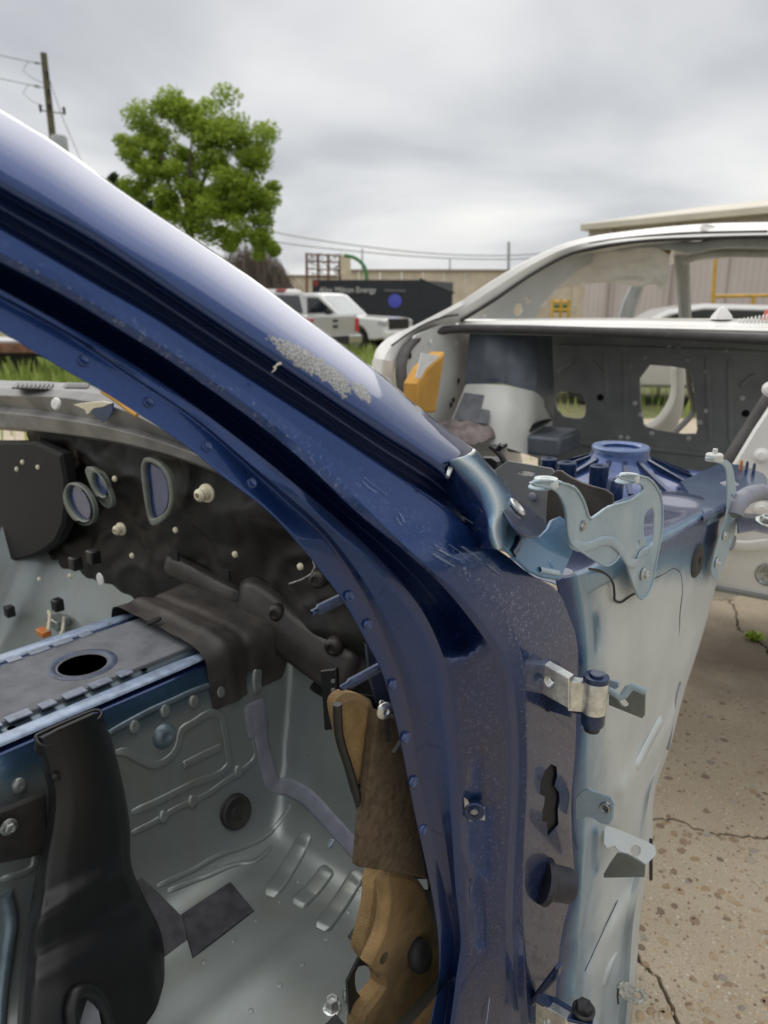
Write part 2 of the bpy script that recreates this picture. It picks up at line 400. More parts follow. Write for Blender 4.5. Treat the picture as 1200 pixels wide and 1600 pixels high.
M['tar'] = simple('damping_pad', (0.032, 0.032, 0.040), 0.55, 0, 0.4, 45, 0.5, 220, dirt=(0.10, 0.10, 0.11), dirt_amt=.6)
M['foam_tan'] = simple('tan_foam', (0.36, 0.235, 0.105), 0.95, 0, 0.25, 22, 1.0, 420, dirt=(0.15, 0.10, 0.048), dirt_amt=.85, bd=.004)
M['foam_brown'] = simple('brown_felt', (0.115, 0.082, 0.05), 0.98, 0, 0.3, 110, 1.0, 700, dirt=(0.18, 0.135, 0.085), dirt_amt=.6, bd=.003)
M['sealer'] = simple('grey_sealer', (0.225, 0.235, 0.285), 0.6, 0, 0.12, 30, 0.5, 120, bd=.001)
M['cowl'] = simple('grey_cowl', (0.17, 0.17, 0.168), 0.5, 0, 0.25, 14, 0.3, 300, dirt=(0.36, 0.35, 0.33), dirt_amt=.45)
M['cream'] = simple('cream_clip', (0.72, 0.66, 0.50), 0.4, 0, 0.08, 60, 0.1, 500)
M['white'] = simple('white_paint', (0.78, 0.775, 0.74), 0.32, 0, 0.04, 7, 0.05, 300, coat=.6, dirt=(0.55, 0.52, 0.45), dirt_amt=.35)
M['white_inner'] = simple('white_inner', (0.62, 0.625, 0.60), 0.5, 0, 0.06, 7, 0.1, 300, dirt=(0.40, 0.39, 0.34), dirt_amt=.45)
M['grey_inner'] = simple('grey_trunk', (0.22, 0.232, 0.23), 0.5, 0, 0.15, 8, 0.15, 300, dirt=(0.22, 0.215, 0.2), dirt_amt=.35)
M['slate'] = simple('slate_overspray', (0.105, 0.125, 0.155), 0.42, .1, 0.25, 9, 0.15, 300)
M['label_white'] = simple('paper_label', (0.80, 0.80, 0.78), 0.7, 0, 0.03)
M['ink'] = simple('ink', (0.03, 0.03, 0.03), 0.7)
M['black'] = simple('black_void', (0.008, 0.008, 0.009), 0.8)
M['orange'] = simple('orange_clip', (0.62, 0.20, 0.04), 0.5)
M['ochre_foam'] = simple('ochre_foam', (0.55, 0.29, 0.055), 0.8, 0, 0.1, 12, .4, 300)
M['blue_gloss'] = simple('blue_gloss', (0.014, 0.05, 0.19), 0.32, 0.45, 0.2, 60, 0.1, 500, coat=.9)
M['bracket_plug'] = simple('bracket_plug', (0.55, 0.60, 0.60), 0.4, 0.1, 0.1, 60, 0.1, 500)
M['bracket_dark'] = simple('olive_primer', (0.16, 0.175, 0.155), 0.5, 0, 0.1, 40, 0.1, 500)
M['cream_dirty'] = simple('bare_filler', (0.36, 0.35, 0.33), 0.7, 0, 0.3, 150, .5, 600)
M['rubber_blue'] = simple('blue_black_rubber', (0.020, 0.022, 0.034), 0.5, 0, 0.3, 60, .3, 700)
M['strip'] = simple('dusty_blue_strip', (0.30, 0.38, 0.52), 0.34, 0.2, 0.2, 50, 0.2, 500, coat=.3)  # pale tone puts the flange's broad highlight into the colour
M['blue_dust'] = simple('dusty_navy', (0.055, 0.075, 0.13), 0.45, 0.1, 0.3, 40, 0.2, 500, dirt=(0.13, 0.12, 0.12))
M['pad_grey'] = simple('grey_felt', (0.15, 0.16, 0.18), 0.85, 0, 0.2, 25, 0.6, 500, dirt=(0.21, 0.21, 0.22), dirt_amt=.5)
M['inner_blue'] = simple('blue_misted_primer', (0.17, 0.225, 0.265), 0.34, 0.4, 0.2, 30, 0.15, 400)
M['grey_pale'] = simple('pale_grey_primer', (0.36, 0.39, 0.40), 0.5, 0, 0.12, 12, 0.15, 300)
M['rag'] = simple('mauve_rag', (0.20, 0.165, 0.165), 0.95, 0, 0.3, 20, 0.8, 300, dirt=(0.42, 0.38, 0.36), dirt_amt=.6, bd=.002)
M['red'] = simple('red_cover', (0.42, 0.05, 0.025), 0.5)
def sheet_mat():
    m, nt = new_mat('milky_plastic')
    bs = nd(nt, 'ShaderNodeBsdfPrincipled', {'Base Color': (0.86, 0.85, 0.82, 1), 'Roughness': .4}); tr = nd(nt, 'ShaderNodeBsdfTranslucent', {'Color': (0.9, 0.89, 0.86, 1)})
    mx_ = nd(nt, 'ShaderNodeMixShader', {0: .55, 1: bs.outputs[0], 2: tr.outputs[0]}); nd(nt, 'ShaderNodeOutputMaterial', {0: mx_.outputs[0]}); return m
M['sheet'] = sheet_mat()
M['chip'] = simple('bare_primer_chip', (0.66, 0.65, 0.58), .6)
M['scratch'] = simple('scratch', (0.26, 0.33, 0.46), .6)
M['gusset'] = shell_mat('gusset_overspray', (0.42, 0.52, 0.56), (0.02, 0.075, 0.20), stains=0.2, bias=0.55)
M['ring_blue'] = simple('pale_blue_ring', (0.16, 0.23, 0.42), 0.36, 0.3, 0.15, 60, 0.15, 500, coat=.4)
M['duct'] = simple('duct_plastic', (0.0085, 0.009, 0.0105), 0.40, 0, 0.06, 6, 0.12, 1500)
M['mat_sheen'] = simple('moulded_mat', (0.030, 0.026, 0.024), 0.42, 0, 0.3, 20, 0.4, 160, dirt=(0.075, 0.065, 0.056), dirt_amt=.6, bd=.001)
M['tab_blue'] = simple('grey_blue_tab', (0.20, 0.235, 0.30), 0.4, 0.2, 0.25, 60, 0.2, 500)
# ------------------------------------------------------------------ blue car shell: door opening and windscreen pillar
blue = empty('car_body_shell', BC.P(0, .9, .1), 'stripped navy blue car body shell with bare door opening filling the foreground', 'car body')
def fn(px, py, off): return side(px, py, off)
U = lambda pts, off, paint=1.0, dust_reflection=0.0, spot=0.0: [(p[0], p[1], p[2] if len(p) > 2 else off, paint, p[3] if len(p) > 3 else dust_reflection, p[4] if len(p) > 4 else spot) for p in pts]
R0 = [(-160, 73), (0, 173), (75, 218), (150, 271), (225, 323), (300, 372), (400, 441), (475, 497), (550, 552), (590, 583), (650, 634), (700, 674), (742, 704)]
R1 = [(-160, 165), (0, 268), (75, 312), (150, 361), (225, 408), (300, 456), (325, 474), (400, 525), (475, 576), (550, 628), (600, 664), (650, 698), (693, 727)]
R2 = [(-160, 195), (0, 296), (150, 382), (250, 448), (350, 515), (450, 582), (500, 616), (550, 650), (600, 683), (650, 714), (690, 742), (700, 752)]
R3 = [(-160, 266), (0, 356), (150, 443), (250, 500), (325, 549), (425, 613), (500, 661), (550, 694), (625, 744), (695, 790), (746, 836)]
R05 = [((a[0] * .62 + b[0] * .38), (a[1] * .62 + b[1] * .38)) for a, b in zip(catmull(R0, 24), catmull(R1, 24))]
R08 = [((a[0] * .22 + b[0] * .78), (a[1] * .22 + b[1] * .78)) for a, b in zip(catmull(R0, 24), catmull(R1, 24))]
R25 = [((a[0] * .5 + b[0] * .5), (a[1] * .5 + b[1] * .5)) for a, b in zip(catmull(R2, 24), catmull(R3, 24))]
R23 = [((a[0] * .82 + b[0] * .18), (a[1] * .82 + b[1] * .18)) for a, b in zip(catmull(R2, 24), catmull(R3, 24))]
R27 = [((a[0] * .15 + b[0] * .85), (a[1] * .15 + b[1] * .85)) for a, b in zip(catmull(R2, 24), catmull(R3, 24))]
R00 = [(p[0] + 3, p[1] - 1) for p in R0]
def blend(t, A_=None, B_=None):
    return [((a[0] * (1 - t) + b[0] * t), (a[1] * (1 - t) + b[1] * t)) for a, b in zip(catmull(A_ or R0, 30), catmull(B_ or R1, 30))]
skin = [U(blend(t), -.022 + .038 * (1 - t) ** 2.7) for t in (0, .06, .14, .25, .38, .52, .68, .84, .95, 1.0)]
pil = loft('windscreen_pillar', [U(R00, .05)] + skin + [U(R2, -.016, 1, .08), U(R23, .018), U(R25, .028, 1, .0), U(R27, .022), U(R3, .004, 1, .3), U([(p[0] - 3, p[1] + 10) for p in R3], .008, 1, .12)], fn, M['pillar'], blue, 90, 2, 1, 0.0016)
me = pil.data
cr = me.attributes.new('crack', 'FLOAT', 'POINT')
def project(p):
    q = Vector(p) - EYE; dep = q.y * CP - q.z * SP; up = q.y * SP + q.z * CP
    return 600 + FPX * q.x / dep, 800 - FPX * up / dep
patch = [(478, 563, 62, 14, 32), (530, 597, 26, 12, 55), (566, 613, 20, 9, 50), (520, 590, 18, 9, 50), (655, 640, 9, 5, 35)]   # flaked places along the skin: centre, half-sizes, turn
vals = []
for v in me.vertices:
    a = project(v.co); b = 0
    for cx, cy, rx, ry, deg in patch:
        c_, s_ = math.cos(R(deg)), math.sin(R(deg)); dx, dy = a[0] - cx, a[1] - cy
        q = ((dx * c_ + dy * s_) / rx) ** 2 + ((-dx * s_ + dy * c_) / ry) ** 2
        b = max(b, 1.0 - .5 * q)
    vals.append(max(0, b))
cr.data.foreach_set('value', vals)

Rr = [(-160, 268, 0.0), (0, 358, 0.0), (150, 445, 0.0), (250, 502, 0.0), (325, 551, 0.0), (425, 615, 0.0), (500, 663, 0.0), (550, 696, 0.0002), (625, 746, 0.0007), (695, 793, 0.0006), (747, 838, 0.0), (790, 866, 0.0), (830, 898, 0.0), (872, 922, 0.0, 0, 1), (890, 962, 0.0, 0, 1), (903, 1000, 0.0, 0.2, 1), (905, 1050, 0.0, 0.5, 0.8), (902, 1100, 0.0, 0.6, 0.8), (900, 1175, 0.0, 0.7, 0.8), (894, 1237, 0.0, 0.5, 0.6), (894, 1300, 0.0, 0.7, 0.6), (898, 1380, 0.0, 0.7, 0.6), (880, 1450, 0.0, 0.8, 0.8), (871, 1530, 0.0, 0.7, 0.6), (868, 1600, 0.0, 0.4, 0.4), (866, 1700, 0.0, 0.4)]
Rc = [(-160, 288, 0.001), (0, 378, 0.001), (100, 434, 0.001), (250, 522, 0.001), (325, 572, 0.001), (400, 622, 0.001), (480, 680, 0.001), (540, 725, 0.0003), (620, 790, -0.0001, 0, 0.3), (700, 862, 0.0001, 0, 0.5), (760, 920, 0.0, 0, 0.9), (803, 985, 0.0, 0.1, 1), (818, 1040, -0.002, 0.1, 0.6), (821, 1100, -0.002, 0.45, 0.6), (823, 1225, -0.002, 0.5, 0.5), (818, 1325, -0.002, 0.6, 0.5), (817, 1400, -0.002, 0.6, 0.5), (820, 1500, -0.002, 0.6, 0.5), (826, 1600, -0.002, 0.4), (833, 1700, -0.002, 0.4)]
R4 = [(-160, 308, 0.004), (0, 395, 0.004), (100, 448, 0.004), (200, 508, 0.004), (250, 539, 0.004), (325, 590, 0.004), (400, 643, 0.004), (480, 705, 0.0027), (520, 740, 0.0017), (582, 803, 0.0022), (650, 870, 0.0031), (720, 932, 0.003), (762, 982, 0.004), (795, 1037, 0.005), (806, 1100, 0.006, 0.3), (811, 1225, 0.006, 0.3), (806, 1325, 0.006, 0.3), (802, 1400, 0.006, 0.3), (803, 1500, 0.006, 0.3), (814, 1600, 0.006, 0.2), (825, 1700, 0.006, 0.2)]
R4p = [(-160, 322, 0.009, 0.21), (0, 409, 0.009, 0.21), (100, 462, 0.009, 0.21), (200, 523, 0.009, 0.24), (250, 554, 0.009, 0.24), (325, 606, 0.009, 0.24), (400, 660, 0.009, 0.24), (475, 722, 0.0074, 0.27), (505, 750, 0.0069, 0.3), (557, 800, 0.0073, 0.3), (625, 855, 0.0079, 0.3), (695, 920, 0.008, 0.27), (740, 975, 0.008, 0.24), (765, 1010, 0.009, 0.4), (785, 1050, 0.009, 0.5), (795, 1110, 0.009, 0.55), (799, 1225, 0.009, 0.5), (794, 1325, 0.009, 0.5), (790, 1400, 0.009, 0.5), (789, 1500, 0.009, 0.5), (800, 1600, 0.009, 0.4), (815, 1700, 0.009, 0.4)]
R5pp = [(-160, 365, 0.037, 0.3), (0, 451, 0.037, 0.3), (250, 596, 0.037, 0.3), (375, 687, 0.0373, 0.4), (455, 751, 0.0402, 0.5), (515, 800, 0.0424, 0.5), (600, 880, 0.045, 0.5), (650, 938, 0.044, 0.5), (686, 1007, 0.043, 0.5), (699, 1050, 0.042, 0.5), (708, 1120, 0.042, 0.5), (715, 1200, 0.041, 0.5), (720, 1300, 0.04, 0.5), (724, 1400, 0.039, 0.5), (727, 1450, 0.038, 0.5), (727, 1480, 0.038, 0.5), (720, 1530, 0.038, 0.4), (710, 1600, 0.038, 0.4), (690, 1700, 0.038, 0.3)]
R5p = [(-160, 373, 0.038), (0, 459, 0.038), (250, 606, 0.038), (375, 697, 0.039), (450, 759, 0.0427), (500, 808, 0.0447), (575, 880, 0.047), (620, 930, 0.046), (650, 970, 0.046), (675, 1025, 0.046), (688, 1100, 0.046), (699, 1200, 0.046), (706, 1300, 0.045), (712, 1390, 0.044), (718, 1440, 0.042), (720, 1470, 0.042), (713, 1525, 0.042), (703, 1600, 0.042), (683, 1700, 0.042)]
R5m = [(-160, 378, 0.04), (0, 463, 0.04), (100, 516, 0.04), (200, 582, 0.04), (300, 649, 0.04), (395, 728, 0.0429), (450, 774, 0.0466), (505, 826, 0.0518), (555, 888, 0.057), (588, 938, 0.058), (615, 990, 0.058, 0.15), (640, 1050, 0.058, 0.3), (660, 1125, 0.058, 0.5), (673, 1200, 0.058, 0.5), (690, 1280, 0.057, 0.6), (704, 1370, 0.055, 0.6), (712, 1435, 0.052, 0.4), (715, 1470, 0.05, 0.3), (709, 1525, 0.05, 0.3), (699, 1600, 0.05, 0.3), (678, 1700, 0.05, 0.3)]
R5 = [(-160, 383, 0.043), (0, 467, 0.043), (100, 521, 0.043), (200, 587, 0.043), (300, 654, 0.043), (395, 736, 0.0484), (445, 782, 0.0541), (505, 836, 0.0614, 0.3), (550, 897, 0.066, 0.6), (580, 950, 0.066, 0.7), (605, 1005, 0.066, 0.7), (625, 1057, 0.066, 0.7), (640, 1112, 0.066, 0.7), (652, 1200, 0.066, 0.7), (668, 1280, 0.065, 0.6), (690, 1370, 0.063, 0.6), (706, 1435, 0.06, 0.4), (710, 1470, 0.058, 0.3), (705, 1525, 0.058, 0.3), (694, 1600, 0.058, 0.3), (673, 1700, 0.058, 0.3)]
R6 = [(-160, 428, 0.046), (0, 517, 0.046), (100, 577, 0.046), (150, 605, 0.046), (219, 648, 0.046), (300, 703, 0.0449), (350, 745, 0.0453), (420, 799, 0.0515), (460, 842, 0.0602), (500, 891, 0.069), (537, 940, 0.07), (571, 1000, 0.07), (597, 1050, 0.07), (612, 1100, 0.07, 0.3), (624, 1150, 0.07, 0.5), (634, 1200, 0.07, 0.6), (650, 1280, 0.069, 0.6), (670, 1370, 0.067, 0.5), (685, 1465, 0.064, 0.2), (686, 1525, 0.062, 0.2), (672, 1600, 0.062, 0.2), (648, 1700, 0.062, 0.2)]
a_, b_ = catmull([p + (0,) * (5 - len(p)) for p in R4p], 70), catmull([p + (0,) * (5 - len(p)) for p in R5pp], 70)
def band(t, deep):
    out = []
    for p, q in zip(a_, b_):
        r = [x * (1 - t) + y * t for x, y in zip(p, q)]
        line = 1040 - (r[0] - 697) * .62                    # where the deep channel ends and the flat pillar face begins
        k = min(1, max(0, (line - r[1]) / 34)); k = k * k * (3 - 2 * k)
        r[2] += deep * k; r[3] = (1 - k) * (.68 + .14 * math.sin(r[1] * .017)) + k * .03; r[4] = (1 - k) * .35  # film on the flat face paints in its ground reflection
        out.append(tuple(r))
    return out
def dent(p):                                                # pressed hollow round the pillar bolt
    px, py, off, pa, du, spt = p
    if 715 < px < 800 and 1180 < py < 1500:
        cx = 743 - 6 * math.sin((py - 1200) / 60); hw = 14 + 16 * max(0, 1 - abs(py - 1315) / 55) + (9 if abs(py - 1265) < 28 else 0)
        if py < 1235: hw = max(3, (py - 1190) * .3)
        q = 1 - abs(px - cx - (10 if abs(py - 1315) < 55 else 0)) / hw
        if q > 0 and py < 1480: e = min(1, q * 2.2); off += .0035 * e; du *= (1 - e * .95)  # film thinned to paint the hollow's darker reflection
    return (px, py, off, pa, du, spt)
rails = [U(Rr, 0), U(Rc, 0, 1, 0, .15), [p[:5] + (.5 * min(1, max(0, (860 - p[1]) / 120)),) for p in U(R4, 0)], [p[:5] + (.55 * min(1, max(0, (860 - p[1]) / 120)),) for p in U(R4p, 0)]] + [[(p[0], p[1], p[2], 1, p[3], p[4]) for p in band(t, d)] for t, d in ((.15, .024), (.5, .034), (.85, .017))] + [U(R5pp, 0), U(R5p, 0), U(R5m, 0), U(R5, 0), U(R6, 0)]
opening = loft('door_opening_frame', rails, fn, M['shell'], blue, 130, 4, 1, 0.0016, dent)

# pressed spot-weld rings along the flange
for i, (px, py) in enumerate([(131, 563), (233, 628), (324, 697), (394, 754), (497, 858), (548, 931), (577, 976), (616, 1070), (636, 1153), (648, 1222), (663, 1297)]):
    p = side(px, py, .0428 if i < 3 else (.0465 if i == 3 else .0655)); q1 = side(px + 6, py, .0428 if i < 3 else (.0465 if i == 3 else .0655)); q2 = side(px, py + 6, .0428 if i < 3 else (.0465 if i == 3 else .0655))
    nn = (q1 - p).cross(q2 - p).normalized()
    if nn.dot(EYE - p) < 0: nn = -nn
    rr = .0052 * (p - EYE).length / .75
    lathe('spot_weld', [(rr * 1.1, -.003), (rr * 1.08, .0001), (rr * .95, .0006), (rr * .8, .0005), (rr * .7, -.0002), (rr * .4, -.0004), (0, -.0004)], p, nn, M['blue_gloss'] if 'blue_gloss' in M else M['blue_steel'], blue, 20, 60)

# cowl corner: bulged end of the pillar
cornr = loft('pillar_foot', [
    U([(676, 730), (690, 760), (706, 785), (724, 812), (736, 842), (746, 860)], .012, 1, .2),
    U([(692, 727), (704, 752), (724, 775), (740, 800), (748, 838), (754, 856)], -.008, 1, .2),
    U([(700, 722), (722, 745), (748, 772), (760, 805), (762, 840), (768, 858)], -.026, .8, .25),
    U([(716, 715), (740, 730), (764, 757), (778, 795), (772, 830), (780, 860)], -.034, .2, .05),  # low paint value colours in the bulge's highlight
    U([(732, 709), (752, 728), (778, 757), (792, 787), (784, 818), (786, 858)], -.026, .5, 0.1),
    U([(744, 704), (757, 721), (786, 756), (806, 786), (798, 816), (792, 862)], .0, .7, 0),
    U([(746, 704), (760, 720), (792, 756), (812, 786), (806, 816), (796, 866)], .05, .8, 0)], fn, M['shell'], blue, 26, 3, 1, .0015)
lip = tube('pillar_edge_trim', [side(x, y, -.022) for x, y in [(741, 704), (738, 709), (726, 716), (712, 724), (704, 732), (699, 745)]], .0022, M['zinc'], blue, 8)

# chips and scratches in the paint
PW = mk_plane(side(428, 573, -.020), side(448, 588, -.020) - side(428, 573, -.020), UPV if False else Vector((0, 0, 1)))
plate('paint_chip', PW, [[(437, 565), (431, 567), (428, 571), (424, 573), (427, 576), (421, 582), (427, 579), (430, 575), (429, 572), (433, 570), (438, 569)]], .0006, M['chip'], blue, .0002, lift=.004)
def scratch(pts, off, r=.00035):
    tube('scratch', [side(p[0], p[1], off) for p in catmull(pts, 8)], r, M['scratch'], blue, 4)
rs = random.Random(3)
for (x, y), (dx, dy), n in (((565, 738), (62, 48), 2), ((605, 780), (28, 46), 2), ((668, 855), (40, 22), 6), ((700, 845), (40, 28), 4), ((730, 820), (50, 35), 3), ((745, 872), (30, 20), 4)):
    for k in range(n):
        ox, oy = rs.uniform(-9, 9), rs.uniform(-9, 9); t = rs.uniform(.15, .9); l = rs.uniform(.12, .4)
        scratch([(x + dx * (t - l) + ox, y + dy * (t - l) + oy), (x + dx * t + ox, y + dy * t + oy + rs.uniform(-2, 2)), (x + dx * (t + l) + ox, y + dy * (t + l) + oy)], -.0012, rs.uniform(.00012, .00028))
for a_x, b_x in (((765, 1560), (760, 1600)), ((783, 1540), (776, 1600))): scratch([a_x, ((a_x[0] + b_x[0]) / 2, (a_x[1] + b_x[1]) / 2), b_x], .018, .0006)
# ------------------------------------------------------------------ ground
def grass_mat():
    m, nt = new_mat('rough_grass_soil')
    c = ramp(nt, nz(nt, .35, 6, .6), [(0.35, (0.36, 0.29, 0.20)), (0.52, (0.26, 0.23, 0.11)), (0.7, (0.17, 0.22, 0.06))])
    c = mix(nt, nz(nt, 9, 5), c, (0.05, 0.08, 0.02)); finish(nt, c, .95, bump=nz(nt, 14, 5), bs=.6, bd=.05); return m
def concrete_mat():
    m, nt = new_mat('exposed_aggregate_concrete')
    P_ = pos(nt)
    c = ramp(nt, nz(nt, 3.2, 8, .62), [(0.30, (0.45, 0.375, 0.27)), (0.55, (0.56, 0.475, 0.35)), (0.75, (0.62, 0.545, 0.42))])
    c = mix(nt, mth(nt, 'MULTIPLY', ramp(nt, nz(nt, 210, 6, .75), [(0.38, 0.0), (0.66, 1.0)]), .62), c, (0.25, 0.21, 0.16))
    v1 = vor(nt, 74, vec=P_); hsv = nd(nt, 'ShaderNodeSeparateColor', {0: v1.outputs['Color']})
    m1 = mth(nt, 'MULTIPLY', ramp(nt, v1.outputs['Distance'], [(0.22, 1.0), (0.30, 0.0)]), mth(nt, 'GREATER_THAN', hsv.outputs[0], .52))
    pc = ramp(nt, hsv.outputs[1], [(0.0, (0.22, 0.15, 0.10)), (.25, (0.40, 0.23, 0.11)), (.45, (0.55, 0.37, 0.19)), (.7, (0.56, 0.50, 0.40)), (1.0, (0.66, 0.62, 0.54))])
    c = mix(nt, m1, c, pc)
    v2 = vor(nt, 150, vec=P_); h2 = nd(nt, 'ShaderNodeSeparateColor', {0: v2.outputs['Color']})
    m2 = mth(nt, 'MULTIPLY', ramp(nt, v2.outputs['Distance'], [(0.25, 1.0), (0.34, 0.0)]), mth(nt, 'GREATER_THAN', h2.outputs[0], .5))
    c = mix(nt, m2, c, ramp(nt, h2.outputs[1], [(0.0, (0.24, 0.17, 0.12)), (.5, (0.47, 0.36, 0.23)), (1.0, (0.66, 0.61, 0.52))]))
    # old oil stain under the white car's tail
    st = on_ground(1090, 1040); d = nd(nt, 'ShaderNodeVectorMath', {0: P_, 1: (st.x + .25, st.y + .1, 0)}, operation='DISTANCE').outputs['Value']
    stf = mth(nt, 'ADD', d, mth(nt, 'MULTIPLY', mth(nt, 'SUBTRACT', nz(nt, 4, 6), .5), .5))
    c = mix(nt, mth(nt, 'MULTIPLY', ramp(nt, stf, [(0.12, .85), (0.55, 0.0)]), 1.0), c, (0.07, 0.055, 0.042))
    h = mth(nt, 'ADD', mth(nt, 'MULTIPLY', nz(nt, 300, 4, .7), .6), mth(nt, 'MULTIPLY', m1, .8))
    finish(nt, c, .86, bump=h, bs=.5, bd=.003); return m
M['grass_soil'] = grass_mat(); M['concrete'] = concrete_mat()
M['dirt'] = simple('crack_dirt', (0.006, 0.005, 0.004), 1.0, 0, .4, 60, .5, 200)
bp = 900
tag(mobj('ground', [(-bp, -bp, -.075), (bp, -bp, -.075), (bp, bp, -.075), (-bp, bp, -.075)], [(0, 1, 2, 3)], M['grass_soil']), kind='structure')
soil = tag(mobj('soil_bed', [(-6, -5, -.07), (12, -5, -.07), (12, 9, -.07), (-6, 9, -.07)], [(0, 1, 2, 3)], M['dirt']), kind='structure')
pave = bpy.data.objects.new('concrete_pavement', None); COL.objects.link(pave); pave['kind'] = 'structure'
def jag(pts, amp=.012, step=.05, seed=0):
    out = []; rnd = random.Random(seed)
    for a, b in zip(pts, pts[1:]):
        n = max(1, int(math.dist(a, b) / step))
        for i in range(n):
            t = i / n; out.append((a[0] * (1 - t) + b[0] * t + rnd.uniform(-amp, amp), a[1] * (1 - t) + b[1] * t + rnd.uniform(-amp, amp)))
    out.append(tuple(pts[-1]))
    if step > .012: return jag(out, amp * .42, .011, seed + 50)
    return out
g2 = lambda x, y: tuple(on_ground(x, y)[:2])
c1 = jag([(-6, 4.6), (-1.5, 3.3), (.4, 3.05)] + [g2(*p) for p in [(1140, 935), (1148, 965), (1158, 990), (1178, 1000), (1200, 1016), (1215, 1040)]] + [(2.0, 1.98), (4, 1.7), (12, 1.3)], .018, .045, 1)
c2 = jag([(-6, .9), (-1, 1.35), (.2, 1.5)] + [g2(*p) for p in [(1020, 1276), (1060, 1283), (1100, 1300), (1150, 1306), (1200, 1312)]] + [(2.0, 1.2), (5, .4), (12, -1.0)], .014, .05, 2)
far_ = [(-6, 9), (12, 9)]; near = [(-6, -5), (12, -5)]
kk = min(range(len(c2)), key=lambda i: abs(c2[i][0] - .48))
c3 = jag([c2[kk]] + [g2(*p) for p in [(1000, 1497), (1022, 1525), (1040, 1555), (1050, 1580), (1062, 1602)]] + [(.52, .2), (.7, -1), (.8, -5)], .009, .03, 3)
c3[0] = c2[kk]
def shift(line, d_):
    out = []
    for i_ in range(len(line)):
        p_, q_ = line[max(0, i_ - 1)], line[min(len(line) - 1, i_ + 1)]; t_ = Vector((q_[0] - p_[0], q_[1] - p_[1])); t_ = t_.normalized() if t_.length > 1e-9 else Vector((1, 0))
        out.append((line[i_][0] - t_.y * d_, line[i_][1] + t_.x * d_))
    return out
def slab(lo, hi, g=.0046, extra=None):
    poly = shift(lo, g) + shift(hi, -g)[::-1]
    return poly
polys = [slab(c1, far_), slab(c2, c1),
         [(x, y - .0046) for x, y in reversed(c2[:kk + 1])] + [(-6, -5)] + [(x - .0042, y) for x, y in reversed(c3[1:])],
         [(x, y - .0046) for x, y in reversed(c2[kk:])] + [(x + .0042, y) for x, y in c3[1:]] + [(12, -5)]]
for po in polys:
    plate('slab', (Vector((0, 0, 0)), Vector((1, 0, 0)), Vector((0, 1, 0)), Vector((0, 0, 1))), [po], .065, M['concrete'], pave, .0015, 0, False)
# pebbles standing proud of the worn surface
def pebbles():
    m, nt = new_mat('pebble'); a = nd(nt, 'ShaderNodeAttribute', attribute_name='tone').outputs['Fac']
    c = ramp(nt, a, [(0.0, (0.13, 0.085, 0.06)), (.2, (0.27, 0.17, 0.11)), (.45, (0.46, 0.30, 0.16)), (.65, (0.58, 0.42, 0.24)), (.85, (0.68, 0.61, 0.49)), (1.0, (0.24, 0.23, 0.23))])
    finish(nt, mix(nt, nz(nt, 160, 3), c, (0.25, 0.2, 0.15)), .7); V, Fc, T = [], [], []
    rnd = random.Random(5)
    for _ in range(800):
        px, py = rnd.uniform(1000, 1330), rnd.uniform(1080, 1750); p = on_ground(px, py)
        r = rnd.choice([.0035, .004, .004, .005, .006, .007, .008, .010, .013]) * rnd.uniform(.8, 1.15); e = rnd.uniform(.55, .95); an = rnd.uniform(0, 3.14); t = rnd.random(); b = len(V)
        for h, k in ((-.002, 1.05), (.0006, .95), (.0014, .62)):
            for i in range(9):
                q = 2 * math.pi * i / 9; x, y = r * k * math.cos(q) * (1 + .12 * math.sin(3 * q + t * 9)), r * k * e * math.sin(q)
                V.append((p.x + x * math.cos(an) - y * math.sin(an), p.y + x * math.sin(an) + y * math.cos(an), h)); T.append(t)
        for s_ in range(2):
            for i in range(9): j = (i + 1) % 9; Fc.append((b + s_ * 9 + i, b + s_ * 9 + j, b + s_ * 9 + 9 + j, b + s_ * 9 + 9 + i))
        Fc.append(tuple(b + 18 + i for i in range(9)))
    tag(mobj('pebbles', V, Fc, m, None, {'tone': T}, 60), 'small brown and cream pebbles worn out of the concrete', 'pebbles', kind='stuff')
pebbles()
